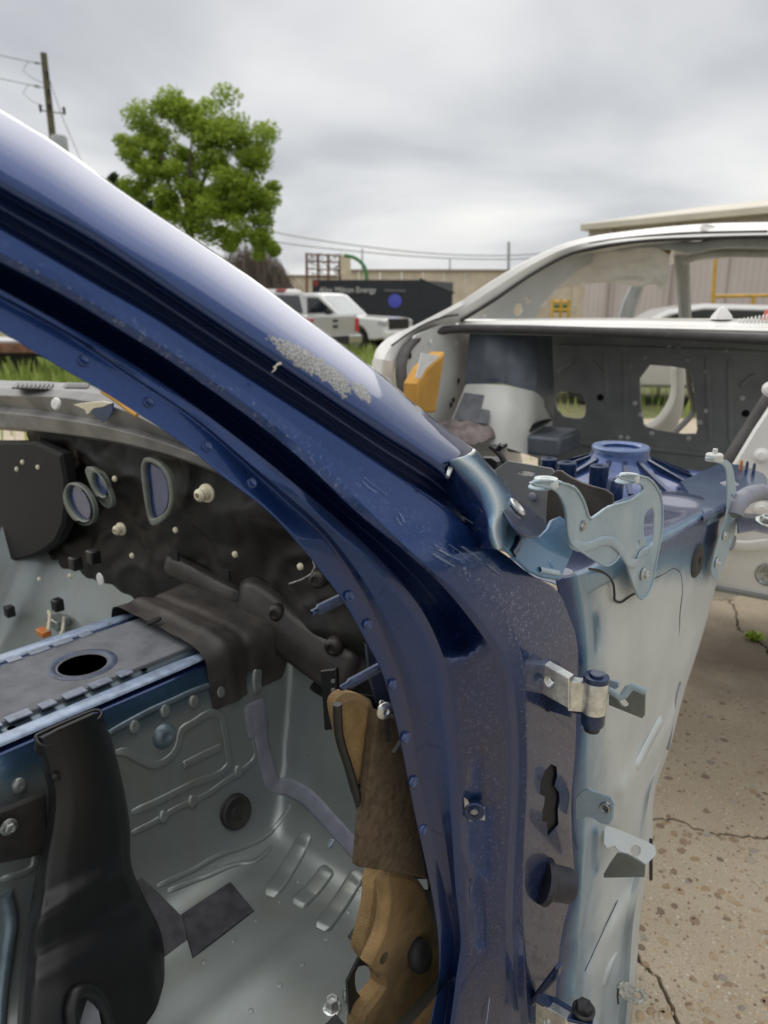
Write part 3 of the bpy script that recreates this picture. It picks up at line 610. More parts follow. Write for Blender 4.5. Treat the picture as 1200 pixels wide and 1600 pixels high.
# ------------------------------------------------------------------ blue shell: wing apron, rail, strut tower
apr = [
    U([(868, 905), (884, 985), (888, 1050), (885, 1175), (878, 1237), (877, 1300), (881, 1380), (866, 1450), (856, 1530), (852, 1620, .002), (848, 1720, -.01)], .012, .9, 0.1),
    U([(888, 903), (903, 985), (907, 1050), (904, 1175), (897, 1237), (896, 1300), (901, 1380), (886, 1450), (875, 1530), (871, 1620, -.005), (867, 1720, -.02)], .003, .8, 0.1),
    U([(905, 898), (917, 985), (919, 1050), (918, 1175), (917, 1240), (914, 1300), (908, 1400), (902, 1500), (895, 1600, -.008), (890, 1720, -.02)], -.003, .42),
    U([(912, 896), (924, 985), (925, 1050), (924, 1175), (923, 1240), (921, 1300), (914, 1400), (908, 1500), (901, 1600, -.006), (896, 1720, -.02)], .009, .40),
    U([(928, 889), (934, 960), (936, 1050), (938, 1175), (938, 1240), (937, 1330), (926, 1420), (919, 1500), (913, 1600, -.004), (906, 1720, -.02)], .022, .30),
    U([(965, 876), (968, 960), (972, 1050), (975, 1175), (973, 1300), (960, 1420), (950, 1500, .008), (942, 1600, -.005), (934, 1720, -.03)], .013, .05),
    U([(1040, 846), (1036, 940), (1030, 1050), (1020, 1175), (1000, 1300, .008), (985, 1400, .002), (975, 1500, -.005), (965, 1600, -.025), (955, 1720, -.05)], .010, .12),
    U([(1128, 788), (1110, 900), (1085, 1000), (1062, 1080), (1040, 1165), (1015, 1240, .004), (1010, 1320, -.003), (1000, 1380, -.008), (990, 1440, -.014), (986, 1500, -.02), (978, 1600, -.045, .5), (970, 1720, -.07)], .010, .05),
    U([(1138, 783), (1119, 903), (1092, 1004), (1068, 1080), (1046, 1165), (1021, 1240, .014), (1017, 1320, .008), (1008, 1375, .002), (998, 1440, -.004), (994, 1500, -.01), (986, 1600, -.035, .6), (978, 1720, -.06)], .018, .1),
    U([(1141, 782), (1122, 902), (1095, 1003), (1070, 1080), (1048, 1165), (1023, 1240, .05), (1019, 1320, .045), (1010, 1375, .04), (1000, 1440, .03), (996, 1500, .02), (988, 1600, -.005, .6), (980, 1720, -.03)], .06, .3)]
def bulge(p):
    px, py, off, pa, du, sp = p
    off += .006 * math.exp(-(((px - 1000) / 55) ** 2 + ((py - 1080) / 110) ** 2)) * -1
    if py < 935: pa = max(pa, .55 * (935 - py) / 60)
    off += .0035 * mnoise.noise(Vector((px * .012, py * .010, 3)))
    for gx_, y0_, y1_, dep_ in ((930, 950, 1022, .008), (930, 1285, 1372, .009), (948, 1000, 1006, .0)):
        q_ = min(1, max(0, (py - y0_) / 12)) * min(1, max(0, (y1_ - py) / 12)) * math.exp(-((px - gx_) / 5.5) ** 2); off += dep_ * q_; pa = max(pa, .75 * q_)
    d = abs((py - 1190) + (px - 1010) * 1.35) / 1.7
    if 960 < px and py > 1090: off -= .009 * math.exp(-(d / 14) ** 2)           # diagonal swage
    d = abs((py - 1440) + (px - 965) * 1.8) / 2
    off -= .005 * math.exp(-(d / 10) ** 2) * (1 if 1360 < py < 1560 else 0)
    return (px, py, off, pa, du, sp)
loft('wing_apron', apr, fn, M['shell'], blue, 70, 4, 1, .0016, bulge)
# rail top
def rail_z(s): return .846 - .04 * s
prof = [(.010, -.030), (.0105, -.012), (.013, -.002), (.022, .001), (.06, .0015), (.10, .001), (.128, .0), (.135, -.02)]
rows, pa, du = [], [], []
for i in range(40):
    s = .062 + .69 * i / 39; r = []
    for j, (w_, dz) in enumerate(prof):
        b = .010 * max(0, math.exp(-((s - .66) / .06) ** 2)) * (1 if w_ > .05 else 0)
        r.append(BC.P(s, w_, rail_z(s) + dz + b)); pa.append(.45 if j < 3 else .78); du.append(.1 if j < 3 else .55)
    rows.append(r)
grid('rail_top', rows, M['shell'], blue, {'paint': pa, 'dust': du, 'spot': [0.0] * len(pa)}, 1, .0016)
rows = []
for i in range(16):
    s = .36 + .27 * i / 15
    rows.append([BC.P(s, w_, rail_z(s) + h) for w_, h in ((.098, .0), (.104, .004), (.107, .020), (.112, .027), (.118, .026), (.121, .018), (.123, -.02))])
grid('rail_upstand', rows, M['shell'], blue, {'paint': [.7] * 112, 'dust': [.25] * 112, 'spot': [0.0] * 112}, 1)
# seam lines and sealed joints
def seam(pts, off, r=.0012, m='rubber', name='panel_seam'):
    q = catmull([(x, y, off) for x, y in pts], 40); return tube(name, [side(*p) for p in q], r, M[m], blue, 6)
seam([(1018, 906), (1038, 896), (1054, 888), (1061, 893), (1065, 910), (1062, 960), (1059, 1020), (1056, 1060)], .010, .0013)
seam([(921, 889), (938, 892), (952, 902), (958, 912), (960, 928), (961, 938), (966, 941), (985, 931), (1000, 923)], .011, .0018)
q = catmull([(x, y, .010) for x, y in [(1060, 1064), (1056, 1078), (1050, 1110), (1046, 1140), (1041, 1170)]], 14)
tube('sealer_bead', [side(*p) for p in q], .0055, M['sealer'], blue, 8, flat=.6)
lathe('rail_plug', [(.0, .004), (.014, .0035), (.018, 0), (.018, -.004)], BC.P(.105, .035, rail_z(.105)), (0, 0, 1), M['sealer'], blue)
# oval rubber plug in the apron
pp = side(1089, 876, .010)
lathe('rubber_plug', [(.0, .002), (.007, .002), (.008, .0045), (.018, .005), (.026, .0045), (.031, .002), (.032, -.002)], pp, -BC.L, M['rubber'], blue, 32, 40)

# big wing bracket
BK = BC.plane('w', -.006)
big = [(827, 756), (835, 751), (862, 751), (895, 759), (907, 774), (914, 790), (920, 812), (930, 806), (950, 791), (975, 785), (990, 779), (1003, 768), (1005, 762), (1000, 754), (963, 746), (970, 741), (1008, 744), (1022, 755), (1034, 777), (1035, 820), (1030, 850), (1024, 880), (1020, 908), (1012, 928), (1003, 937), (996, 933), (984, 900), (979, 878), (972, 861), (966, 855), (968, 866), (958, 880), (944, 885), (924, 872), (900, 856), (890, 848), (886, 832), (884, 797), (876, 776), (866, 764), (850, 760)]
slot = [(1023, 791), (1008, 802), (1006, 820), (1007, 840), (1013, 852), (1020, 852), (1022, 835)]
plate('wing_bracket', BK, [chaikin(big, 1), chaikin(slot, 1), chaikin([(998, 843), (995, 850), (997, 857), (1000, 850)], 2)], .0022, M['bracket'], blue, .0012)
big_rim = chaikin(big, 1)
tube('bracket_edge', [hit_plane(BK, *p) - BC.L * .0008 for p in big_rim], .0017, M['bracket'], blue, 6, True)
rim = [side(x, y, -.008) for x, y in [(895, 760), (907, 775), (914, 790), (921, 813), (931, 807), (951, 792), (976, 786), (991, 780), (1004, 769), (1006, 762)]]
tube('bracket_rim', rim, .0021, M['bracket'], blue, 8)
bead = [side(x, y, -.0075) for x, y in catmull([(889, 843), (898, 851), (910, 855), (925, 852), (940, 846), (955, 846), (967, 855), (976, 868), (986, 880), (994, 880), (1000, 868), (1010, 860), (1018, 858)], 40)]
ribbon('pressed_bead', bead, .013, -BC.L, M['bracket'], blue, .0018)
for (x, y) in ((853, 752), (983, 745)):
    p = BC.on('w', .004, x, y)
    lathe('bracket_plug', [(.0135, -.002), (.0135, .005), (.0125, .0075), (.006, .0078), (.0045, .0065), (0, .0065)], p + Vector((0, 0, -.004)), (0, 0, 1), M['bracket_plug'] if 'bracket_plug' in M else M['white_inner'], blue, 24)
    plate('bracket_tab', (p + Vector((0, 0, -.004)), BC.F, BC.L, Vector((0, 0, 1))), [chaikin([(-.022, -.012), (.03, -.012), (.03, .016), (-.022, .016)], 2)], .002, M['bracket'], blue, .0008, 0, False)
hexbolt('bolt', side(905, 820, -.0085), -BC.L, .0068, M['steel'], blue)
hexbolt('bolt', side(1006, 897, -.0085), -BC.L, .0062, M['zinc'], blue)
# narrow bracket further forward
B2 = BC.plane('w', -.004)
nb = [(1101, 717), (1108, 714), (1127, 717), (1140, 720), (1146, 731), (1150, 760), (1153, 785), (1152, 805), (1149, 833), (1141, 855), (1132, 880), (1122, 902), (1116, 905), (1112, 897), (1112, 886), (1120, 858), (1128, 828), (1136, 803), (1137, 770), (1136, 738), (1131, 726), (1117, 722)]
plate('wing_bracket', B2, [chaikin(nb, 1), chaikin([(1142, 770), (1146, 776), (1146, 783), (1143, 780)], 1)], .0022, M['bracket'], blue, .001)
for (x, y) in ((1133, 836), (1121, 879)): hexbolt('bolt', side(x, y, -.0065), -BC.L, .0052, M['zinc'], blue, 1.9)
p = BC.on('w', .0, 1116, 716)
lathe('bracket_plug', [(.014, -.004), (.014, .006), (.012, .008), (.004, .008), (.004, .016), (0, .017)], p, (0, 0, 1), M['white_inner'], blue)
# forward platform, stub arm and hose
PZ = .824
plate('rail_end_platform', BC.plane('z', PZ), [[(1060, 752), (1125, 722), (1165, 727), (1196, 740), (1200, 746), (1199, 757), (1150, 776), (1138, 786), (1100, 805)]], .012, M['shell'], blue, .004, attrs={'paint': .72, 'dust': .35, 'spot': 0.})
lathe('rail_plug', [(.0, .003), (.013, .003), (.018, 0), (.018, -.003)], BC.on('z', PZ, 1140, 756), (0, 0, 1), M['sealer'], blue)
for x, y, mm in ((1157, 728, 'orange'), (1166, 730, 'blue_steel'), (1177, 733, 'blue_steel')):
    b = BC.on('z', PZ, x, y + 6); stud('stud', b, b + Vector((0, 0, .022)), .0035, M[mm], blue)
arm = BC.plane('w', -.03)
plate('stub_arm', mk_plane(BC.P(.60, -.03, .80), BC.F + Vector((0, 0, -.25)), BC.L + Vector((0, 0, .8))), [[(1152, 800), (1175, 802), (1215, 806), (1215, 836), (1180, 828), (1155, 832)]], .004, M['shell'], blue, .001, attrs={'paint': .8, 'dust': 0., 'spot': 0.})
hexbolt('bolt', BC.on('w', -.075, 1197, 815), (0, -.3, 1), .011, M['steel'], blue, 1.6)
tube('wiring_hose', [BC.on('w', -.01, x, y) for x, y in catmull([(1146, 800, 0), (1150, 785, 0), (1162, 772, 0), (1180, 766, 0), (1205, 765, 0), (1240, 775, 0)], 20) for _ in [0]] if False else [BC.on('w', -.01, p[0], p[1]) for p in catmull([(1146, 805), (1152, 788), (1165, 776), (1182, 770), (1205, 770), (1245, 782)], 20)], .017, M['sealer'], blue, 12)
plate('apron_edge_tape', BC.plane('w', .0), [chaikin([(1146, 836), (1152, 838), (1148, 855), (1143, 862), (1140, 850)], 1)], .003, M['sealer'], blue)

# strut tower casting
TZ = .872; tcen = BC.on('z', TZ, 970, 699)
tower = lathe('strut_tower', [(.20, -.10), (.185, -.07), (.14, -.055), (.095, -.042), (.068, -.024), (.062, -.010), (.0615, .0), (.058, .003), (.046, .003), (.041, .0), (.040, -.03), (.060, -.05)], tcen, (0, 0, 1), M['blue_gloss'] if 'blue_gloss' in M else M['blue_steel'], blue, 40, 50)
for i in range(13):
    a = 2 * math.pi * i / 13 + .2; d = Vector((math.cos(a), math.sin(a), 0)); t = Vector((-d.y, d.x, 0))
    q0, q1 = tcen + d * .055, tcen + d * .175
    V = [q0 + t * .006 + Vector((0, 0, -.05)), q0 - t * .006 + Vector((0, 0, -.05)), q0 - t * .005 + Vector((0, 0, -.014)), q0 + t * .005 + Vector((0, 0, -.014)),
         q1 + t * .006 + Vector((0, 0, -.09)), q1 - t * .006 + Vector((0, 0, -.09)), q1 - t * .005 + Vector((0, 0, -.062)), q1 + t * .005 + Vector((0, 0, -.062))]
    mobj('rib', V, BOXF, M['blue_steel'], tower)
for x, y, r, h, zz_ in ((886, 722, .020, .10, .862), (937, 727, .019, .10, .862), (963, 749, .015, .10, .85), (858, 716, .018, .05, .862)):
    p = BC.on('z', zz_, x, y)
    lathe('boss', [(r * 1.15, -h), (r, -h * .5), (r, -.002), (r * .92, 0), (r * .45, 0), (r * .4, -.004), (0, -.004)], p, (0, 0, 1), M['blue_steel'], tower, 24)
rows = []
for i in range(22):
    r = []
    for j in range(16):
        s = .30 + .75 * i / 21; w_ = .12 + .42 * j / 15; z = .80 - .03 * math.sin(i * .9) * math.sin(j * .8) * .4 - .18 * min(1, max(0, (w_ - .33) / .15)) + .014 * mnoise.noise(Vector((s * 14, w_ * 14, 0)))
        r.append(BC.P(s, w_, z))
    rows.append(r)
grid('inner_wing', rows, M['engine_blue'], blue, {'paint': [.9] * 352, 'dust': [.05] * 352, 'spot': [.1] * 352}, 1)
# dark fabric baffle, grey bracket plate behind the cowl
plate('fabric_baffle', BC.plane('s', .30), [chaikin([(858, 745), (872, 732), (890, 745), (915, 757), (957, 768), (958, 790), (940, 805), (925, 818), (905, 822), (880, 840), (855, 846), (852, 800)], 1)], .004, M['mat_brown'], blue, .001)
plate('cowl_side_plate', BC.plane('s', .40), [[(762, 742), (793, 720), (862, 732), (868, 740), (862, 760), (862, 810), (845, 850), (800, 830), (780, 770)], chaikin([(808, 736), (822, 736), (842, 741), (833, 744), (812, 742)], 1)], .003, M['grey_inner'], blue)
lathe('rivet', [(.008, 0), (.006, .003), (0, .004)], BC.on('s', .395, 832, 776), -BC.F, M['sealer'], blue, 12)
plate('cable_clip', BC.plane('s', .43), [[(750, 715), (768, 716), (776, 722), (778, 740), (762, 742), (752, 730)]], .02, M['black_plastic'], blue)
tube('wiring_lead', [BC.on('s', .42, x, y) for x, y in catmull([(793, 735), (788, 722), (779, 708), (766, 697), (776, 703), (783, 695)], 18)], .0055, M['black_plastic'], blue)
# gusset with the bolt at the pillar foot
G = mk_plane(side(815, 830, -.004), BC.F * .9 + Vector((0, 0, -.35)), Vector((0, 0, 1)) + BC.L * .55)
plate('wing_gusset', G, [list([(778, 836), (782, 815), (800, 806), (815, 812), (830, 822), (842, 838), (855, 826), (862, 812), (876, 806), (884, 812), (896, 862), (876, 906), (850, 902), (828, 893), (808, 874), (790, 858)])], .003, M['gusset'], blue, .0012)
G2 = mk_plane(side(815, 800, -.012), BC.F + Vector((0, 0, -.45)), Vector((0, 0, .8)) + BC.L * .9)
plate('gusset_flange', G2, [chaikin([(783, 790), (792, 781), (808, 780), (825, 790), (858, 820), (845, 836), (836, 840), (815, 835), (795, 812)], 1)], .0025, M['blue_steel'], blue, .001)
p = hit_plane(G2, 806, 794)
lathe('captive_nut', [(.0115, .001), (.0115, .003), (.010, .004), (.0075, .004), (.007, .002), (.0045, .001), (0, .001)], p, G2[3] if G2[3].dot(EYE - p) > 0 else -G2[3], M['zinc'], blue, 24)

ribbon('gusset_fold', [hit_plane(G, *p) for p in ((810, 842), (806, 856), (800, 866))], .010, G[3] if G[3].dot(EYE - G[0]) > 0 else -G[3], M['blue_steel'], blue, .003)
ribbon('gusset_fold', [hit_plane(G, *p) for p in ((842, 890), (856, 893), (872, 896))], .006, G[3] if G[3].dot(EYE - G[0]) > 0 else -G[3], M['bracket'], blue, .003)
lathe('gusset_weld', [(.005, 0), (.004, .0012), (.002, .0015), (0, .001)], hit_plane(G, 861, 881), G[3] if G[3].dot(EYE - G[0]) > 0 else -G[3], M['gusset'], blue, 14)
lathe('tower_ring', [(.062, -.006), (.0625, .001), (.060, .0045), (.046, .0045), (.0415, .001), (.041, -.01)], tcen, (0, 0, 1), M['ring_blue'], tower, 40)
lathe('tower_bore', [(.0405, -.022), (0, -.022)], tcen, (0, 0, 1), M['black'], tower, 32)  # black disc painted in for the shade inside the bore
lathe('tower_wall', [(.128, -.11), (.128, -.058), (.122, -.055), (.116, -.058), (.116, -.11)], tcen, (0, 0, 1), M['blue_gloss'], tower, 40)

seam([(893, 1562), (915, 1515), (940, 1460), (966, 1405)], .012, .0009, 'blue_steel')
for pts in ([(940, 1545), (955, 1500), (978, 1462)], [(1034, 1120), (1012, 1160), (990, 1205)]):
    ribbon('pressed_bead', [side(p[0], p[1], .006) for p in catmull(pts, 20)], .024, -BC.L, M['shell'], blue, .006)
# ------------------------------------------------------------------ blue shell: hinges and small brackets on the pillar
OUT = -BC.L; REAR = -BC.F
def hole_cut(ob, pl, loop):
    """punch a real opening through a sheet with a prism"""
    o, u, v, nn = pl
    q = [hit_plane(pl, *a) for a in loop]; V = [p + nn * .03 for p in q] + [p - nn * .03 for p in q]; n = len(q)
    F_ = [tuple(range(n)), tuple(range(2 * n - 1, n - 1, -1))] + [(i, n + i, n + (i + 1) % n, (i + 1) % n) for i in range(n)]
    c = mobj('punch', V, F_, None)
    bm = bmesh.new(); bm.from_mesh(c.data); bmesh.ops.recalc_face_normals(bm, faces=bm.faces); bm.to_mesh(c.data); bm.free()
    md = ob.modifiers.new('punch', 'BOOLEAN'); md.operation = 'DIFFERENCE'; md.object = c; md.solver = 'EXACT'
    bpy.context.view_layer.update()
    dg = bpy.context.evaluated_depsgraph_get(); me_ = bpy.data.meshes.new_from_object(ob.evaluated_get(dg))
    ob.modifiers.clear(); old = ob.data; ob.data = me_; me_.name = old.name; bpy.data.objects.remove(c)
    me_.shade_smooth(); me_.set_sharp_from_angle(angle=R(45)); me_.attributes['paint'].data.foreach_set('value', [1.0] * len(me_.vertices))
    for v_, d_ in zip(me_.vertices, me_.attributes['dust'].data):
        if d_.value < .3:
            q_ = project(v_.co)
            if 828 < q_[0] < 888 and 1180 < q_[1] < 1320: d_.value = .6
hole = [(860, 1193), (850, 1204), (843, 1220), (842, 1240), (850, 1244), (849, 1256), (846, 1266), (846, 1282), (853, 1284), (855, 1306), (872, 1288), (871, 1266), (874, 1250), (873, 1238), (866, 1228), (870, 1212), (869, 1198)]
hole_cut(opening, BC.plane('w', .0), hole)
box('pillar_cavity', BC.P(.042, .054, .56), BC.F * .045, BC.L * .05, Vector((0, 0, .13)), M['black'], blue)
def hinge(dy, name='hinge'):
    S0 = BC.plane('s', .004)
    t = lambda pts: [(x + dy[0], y + dy[1]) for x, y in pts]
    leaf = plate(name, S0, [t([(839, 1031), (889, 1060), (889, 1108), (839, 1080)]), chaikin(t([(855, 1056), (862, 1060), (866, 1068), (862, 1075), (855, 1071), (851, 1063)]), 2)], .012, M['zinc'], blue, .0012)
    return leaf
h1 = hinge((0, 0))
kp = BC.on('s', .030, 930, 1080)
for nm, prof, mm in (('knuckle', [(.0145, -.026), (.0145, .012), (.0138, .014)], 'zinc'), ('pin_cap', [(.0150, .014), (.0152, .017), (.0145, .020), (.0085, .0205), (.0085, .0225), (.0075, .0235), (0, .0235)], 'blue_steel'),
                     ('knuckle_sleeve', [(.0100, -.048), (.0105, -.044), (.0135, -.043), (.0140, -.040), (.0140, -.0265)], 'blue_steel'), ('pin_end', [(0, -.052), (.009, -.052), (.0098, -.050), (.0098, -.044)], 'dark_steel')):
    lathe(nm, prof, kp, (0, 0, 1), M[mm], h1, 28, 40)
a = BC.on('s', .008, 889, 1085); b = kp
V = []
hh = .0205
d = (b - a).normalized(); nrm = Vector((-d.y, d.x, 0)).normalized()
for p in (a, b + d * .004):
    for sx in (-.0015, .012):
        for z in (-hh, hh * .82): V.append(Vector((p.x, p.y, (kp.z - .008) if p is not a else a.z)) + nrm * sx + Vector((0, 0, z)))
mobj('hinge_arm', V, [(0, 1, 3, 2), (4, 6, 7, 5), (0, 4, 5, 1), (2, 3, 7, 6), (1, 5, 7, 3), (0, 2, 6, 4)], M['zinc'], h1)
plate('hinge_base', BC.plane('s', .018), [[(825, 1068), (842, 1058), (892, 1090), (892, 1122), (860, 1112), (850, 1115), (848, 1122), (832, 1131), (825, 1128)]], .006, M['blue_steel'], h1, .001)
plate('hinge_link', BC.plane('s', .03), [[(880, 1098), (925, 1104), (930, 1132), (918, 1132), (905, 1118), (885, 1112)]], .012, M['blue_steel'], h1, .002)
# check-strap clip beside the hinge
q = [(950, 1078), (960, 1083), (968, 1090), (975, 1086), (982, 1076), (990, 1073), (1002, 1078), (1008, 1082)]
fa = [BC.on('s', .10 + .002 * i, x, y) for i, (x, y) in enumerate(q)]
rows = [[p, p + Vector((0, 0, -.006)) + BC.F * .001] for p in fa]
cb = plate('clip_bracket', BC.plane('s', .12), [[(951, 1086), (975, 1088), (984, 1077), (992, 1074), (1008, 1081), (1007, 1118), (1003, 1123), (951, 1102)], chaikin([(965, 1092), (976, 1092), (980, 1098), (983, 1100), (978, 1106), (970, 1102)], 1)], .0025, M['bracket_dark'] if 'bracket_dark' in M else M['grey_inner'], blue)
tube('clip_edge', fa, .0024, M['bracket'], cb, 8, flat=2.2)
plate('clip_tongue', BC.plane('s', .11), [[(945, 1060), (966, 1066), (966, 1074), (958, 1080), (946, 1078)]], .003, M['bracket'], cb)
# threaded insert in the pressed hollow
p = side(741, 1268, .030); nn = (-BC.L * .62 - BC.F * .78).normalized()
sb = lathe('threaded_insert', [(.0125, -.004), (.0125, .001), (.0105, .0022), (.0085, .001), (.007, .0012), (.0062, .003), (.005, .003), (.0045, -.004), (0, -.004)], p, nn, M['blue_steel'], blue, 24, 40)
pl = mk_plane(p + nn * .0002, BC.F * .62 - BC.L * .78, Vector((0, 0, 1)))
plate('flaked_paint', pl, [[(724, 1246), (731, 1250), (733, 1256), (742, 1256), (757, 1262), (758, 1282), (744, 1281), (734, 1284), (729, 1276), (722, 1268), (726, 1258)]], .0012, M['cream_dirty'] if 'cream_dirty' in M else M['sealer'], blue, .0003)
# loom grommet
gax = (OUT * .62 + BC.F * .62 + Vector((0, 0, -.28))).normalized()
gp = side(852, 1376, .0)
gr = lathe('loom_grommet', [(.030, -.006), (.032, .001), (.030, .004), (.026, .005), (.0235, .008), (.0225, .036), (.0215, .038), (.019, .038), (.0185, .018), (0, .018)], gp, gax, M['rubber_blue'] if 'rubber_blue' in M else M['blue_steel'], blue, 28, 40)
# small stamped brackets on the apron
b1 = plate('hole_bracket', BC.plane('s', .115), [list([(899, 1248), (908, 1237), (918, 1231), (926, 1236), (955, 1246), (960, 1256), (957, 1282), (950, 1290), (938, 1287), (926, 1279), (916, 1277), (908, 1283), (899, 1280)]), [(946 + 7 * math.cos(k * .524), 1262 + 9 * math.sin(k * .524)) for k in range(12)]], .0025, M['bracket'], blue, .001)
lathe('bush', [(.0075, -.003), (.0075, .002), (.006, .003), (.0045, .002), (.0045, -.003)], BC.on('s', .115, 946, 1262), REAR, M['steel'], b1, 20)
ZB = mk_plane(BC.on('w', -.02, 985, 1330), BC.F * .8 - BC.L * .6 + Vector((0, 0, -.05)), BC.L * .7 + Vector((0, 0, .75)))
b2 = plate('latch_bracket', ZB, [list([(944, 1292), (950, 1290), (972, 1298), (1012, 1315), (1024, 1322), (1026, 1335), (1010, 1352), (996, 1342), (966, 1329), (960, 1322), (948, 1326), (943, 1318)]), chaikin([(986, 1324), (994, 1320), (1002, 1326), (999, 1336), (992, 1340), (986, 1334)], 2)], .003, M['shell'], blue, .001)
plate('latch_bracket_web', BC.plane('s', .17), [[(943, 1372), (943, 1366), (952, 1350), (964, 1333), (980, 1335), (998, 1345), (1008, 1352), (1007, 1371)]], .0025, M['bracket_dark'], b2, .0008)
tube('edge_clip', [side(1017, y, -.02) for y in (1312, 1330, 1350, 1374)], .0032, M['black_plastic'], blue, 6)
ZT = mk_plane(BC.on('w', -.045, 990, 1553), BC.F * .85 - BC.L * .5, BC.L * .5 + Vector((0, 0, .9)))
plate('jacking_tab', ZT, [chaikin([(965, 1540), (975, 1532), (990, 1540), (1008, 1548), (1013, 1556), (1008, 1568), (998, 1571), (982, 1566), (966, 1556)], 1), chaikin([(990, 1550), (1000, 1551), (1006, 1558), (1002, 1564), (993, 1558)], 2)], .004, M['steel'], blue, .0012)
tube('pillar_wire', [side(x, y, -.03) for x, y in ((966, 1545), (965, 1555), (966, 1568))], .002, M['dark_steel'], blue, 6)
# lower hinge
S1 = BC.plane('s', .0)
h2 = plate('hinge', S1, [[(836, 1563), (885, 1592), (885, 1660), (836, 1640)], chaikin([(850, 1590), (860, 1595), (862, 1606), (852, 1604)], 1)], .012, M['zinc'], blue, .0012)
plate('hinge_top', mk_plane(BC.on('s', .0, 836, 1561), -BC.L, BC.F), [[(836, 1562), (846, 1550), (870, 1558), (906, 1580), (928, 1588), (926, 1602), (885, 1592)]], .004, M['blue_steel'], h2, .001)
plate('hinge_base', BC.plane('s', .03), [[(823, 1568), (867, 1510), (872, 1516), (870, 1530), (832, 1574)]], .012, M['blue_steel'], h2, .002)
hexbolt('hinge_bolt', BC.on('s', .02, 912, 1578) , (0, 0, 1), .0110, M['dark_steel'], h2, 1.35, recess=False)
plate('hinge_cheek', BC.plane('w', -.055), [[(888, 1596), (928, 1590), (930, 1660), (888, 1660)]], .012, M['bracket'], h2, .0015)
# ------------------------------------------------------------------ blue shell: floor, tunnel, bulkhead
def lerpk(knots, x):
    for (a, b), (c, d) in zip(knots, knots[1:]):
        if x <= c: return b + (d - b) * max(0, (x - a) / (c - a))
    return knots[-1][1]
KW = [(.05, .14), (.09, .06), (.13, .012), (.17, 0), (.48, 0), (.53, .006), (.56, .024), (.585, .06), (.60, .11), (.61, .16), (.62, .23), (.63, .30), (.638, .345), (.644, .352)]
KS = [(-1.1, 0), (-.02, 0), (.03, .010), (.07, .045), (.10, .10), (.125, .18), (.145, .26), (.16, .34), (.175, .42), (.185, .50)]
def resample(kn, n, x0, x1):
    pts = [(kn[0][0], kn[0][1])]; L = [0]
    P_ = [p for p in kn]; out = []
    for a, b in zip(P_, P_[1:]): L.append(L[-1] + math.dist(a, b))
    for i in range(n):
        t = L[-1] * i / (n - 1); k = max(j for j in range(len(L)) if L[j] <= t + 1e-9); k = min(k, len(P_) - 2)
        u = (t - L[k]) / (L[k + 1] - L[k]); out.append(tuple(x * (1 - u) + y * u for x, y in zip(P_[k], P_[k + 1])))
    return out
cw, cs = resample(KW, 46, 0, 0), resample(KS, 90, 0, 0)
rows, pa, du = [], [], []
for s, zf in cs:
    r = []
    for w_, zt in cw:
        z = .2 + (zt ** 3.2 + zf ** 3.2) ** (1 / 3.2)
        if zt < .05 and zf < .03 and -.75 < s < -.05 and .2 < w_ < .5:             # long shallow floor ribs
            z += .003 * max(0, math.cos((w_ - .34) * 40)) ** 3
        z += .0018 * mnoise.noise(Vector((s * 9, w_ * 9, 1)))
        r.append(BC.P(s, w_, z)); pa.append(.62 * min(1, max(0, (zt - .26) / .08)) + (.25 if w_ < .1 else 0)); du.append(0.0)
    rows.append(r)
floor = grid('floor_pan', rows, M['inner'], blue, {'paint': pa, 'dust': du, 'spot': [0.0] * len(pa)}, 1)
FB = BVHTree.FromPolygons([v for r in rows for v in r], [(i * 46 + j, i * 46 + j + 1, (i + 1) * 46 + j + 1, (i + 1) * 46 + j) for i in range(89) for j in range(45)])
def drape(px, py):
    h = FB.ray_cast(EYE, ray(px, py).normalized())
    if h[0] is None: return BC.on('z', .2, px, py), Vector((0, 0, 1))
    n = h[1] if h[1].dot(EYE - h[0]) > 0 else -h[1]; return h[0], n
def drape_rib(name, pts, wid, m, n=40, thick=.002, parent=None, lift=.0005):
    q = [drape(*p[:2]) for p in catmull(pts, n)]
    ns = [sum((q[k][1] for k in range(max(0, i - 3), min(n, i + 4))), Vector()).normalized() for i in range(n)]
    return ribbon(name, [a for a, b in q], wid, ns, m, parent or floor, thick, lift)
# tunnel top and far half of the floor
KT = [(.640, .540), (.646, .556), (.66, .562), (.80, .566), (.93, .562), (.945, .556), (.955, .53), (.975, .36), (.99, .26), (1.03, .215), (1.2, .20), (1.70, .20), (1.76, .26), (1.80, .40)]
rows, pa = [], []
ct = resample(KT, 50, 0, 0)
for i in range(40):
    s = -1.1 + 1.32 * i / 39; r = []
    for w_, z in ct:
        zz_ = z + min(1, max(0, (w_ - .985) / .05)) * max(0, (s + .06)) ** 1.6 * 3.4
        r.append(BC.P(s, w_, zz_)); pa.append(.85 if .63 < w_ < .69 or .88 < w_ < .955 else (.35 if w_ < .9 else .08))
    rows.append(r)
tun = grid('tunnel', rows, M['inner'], blue, {'paint': pa, 'dust': [.25 if p > .2 else 0 for p in pa], 'spot': [0.0] * len(pa)}, 1)
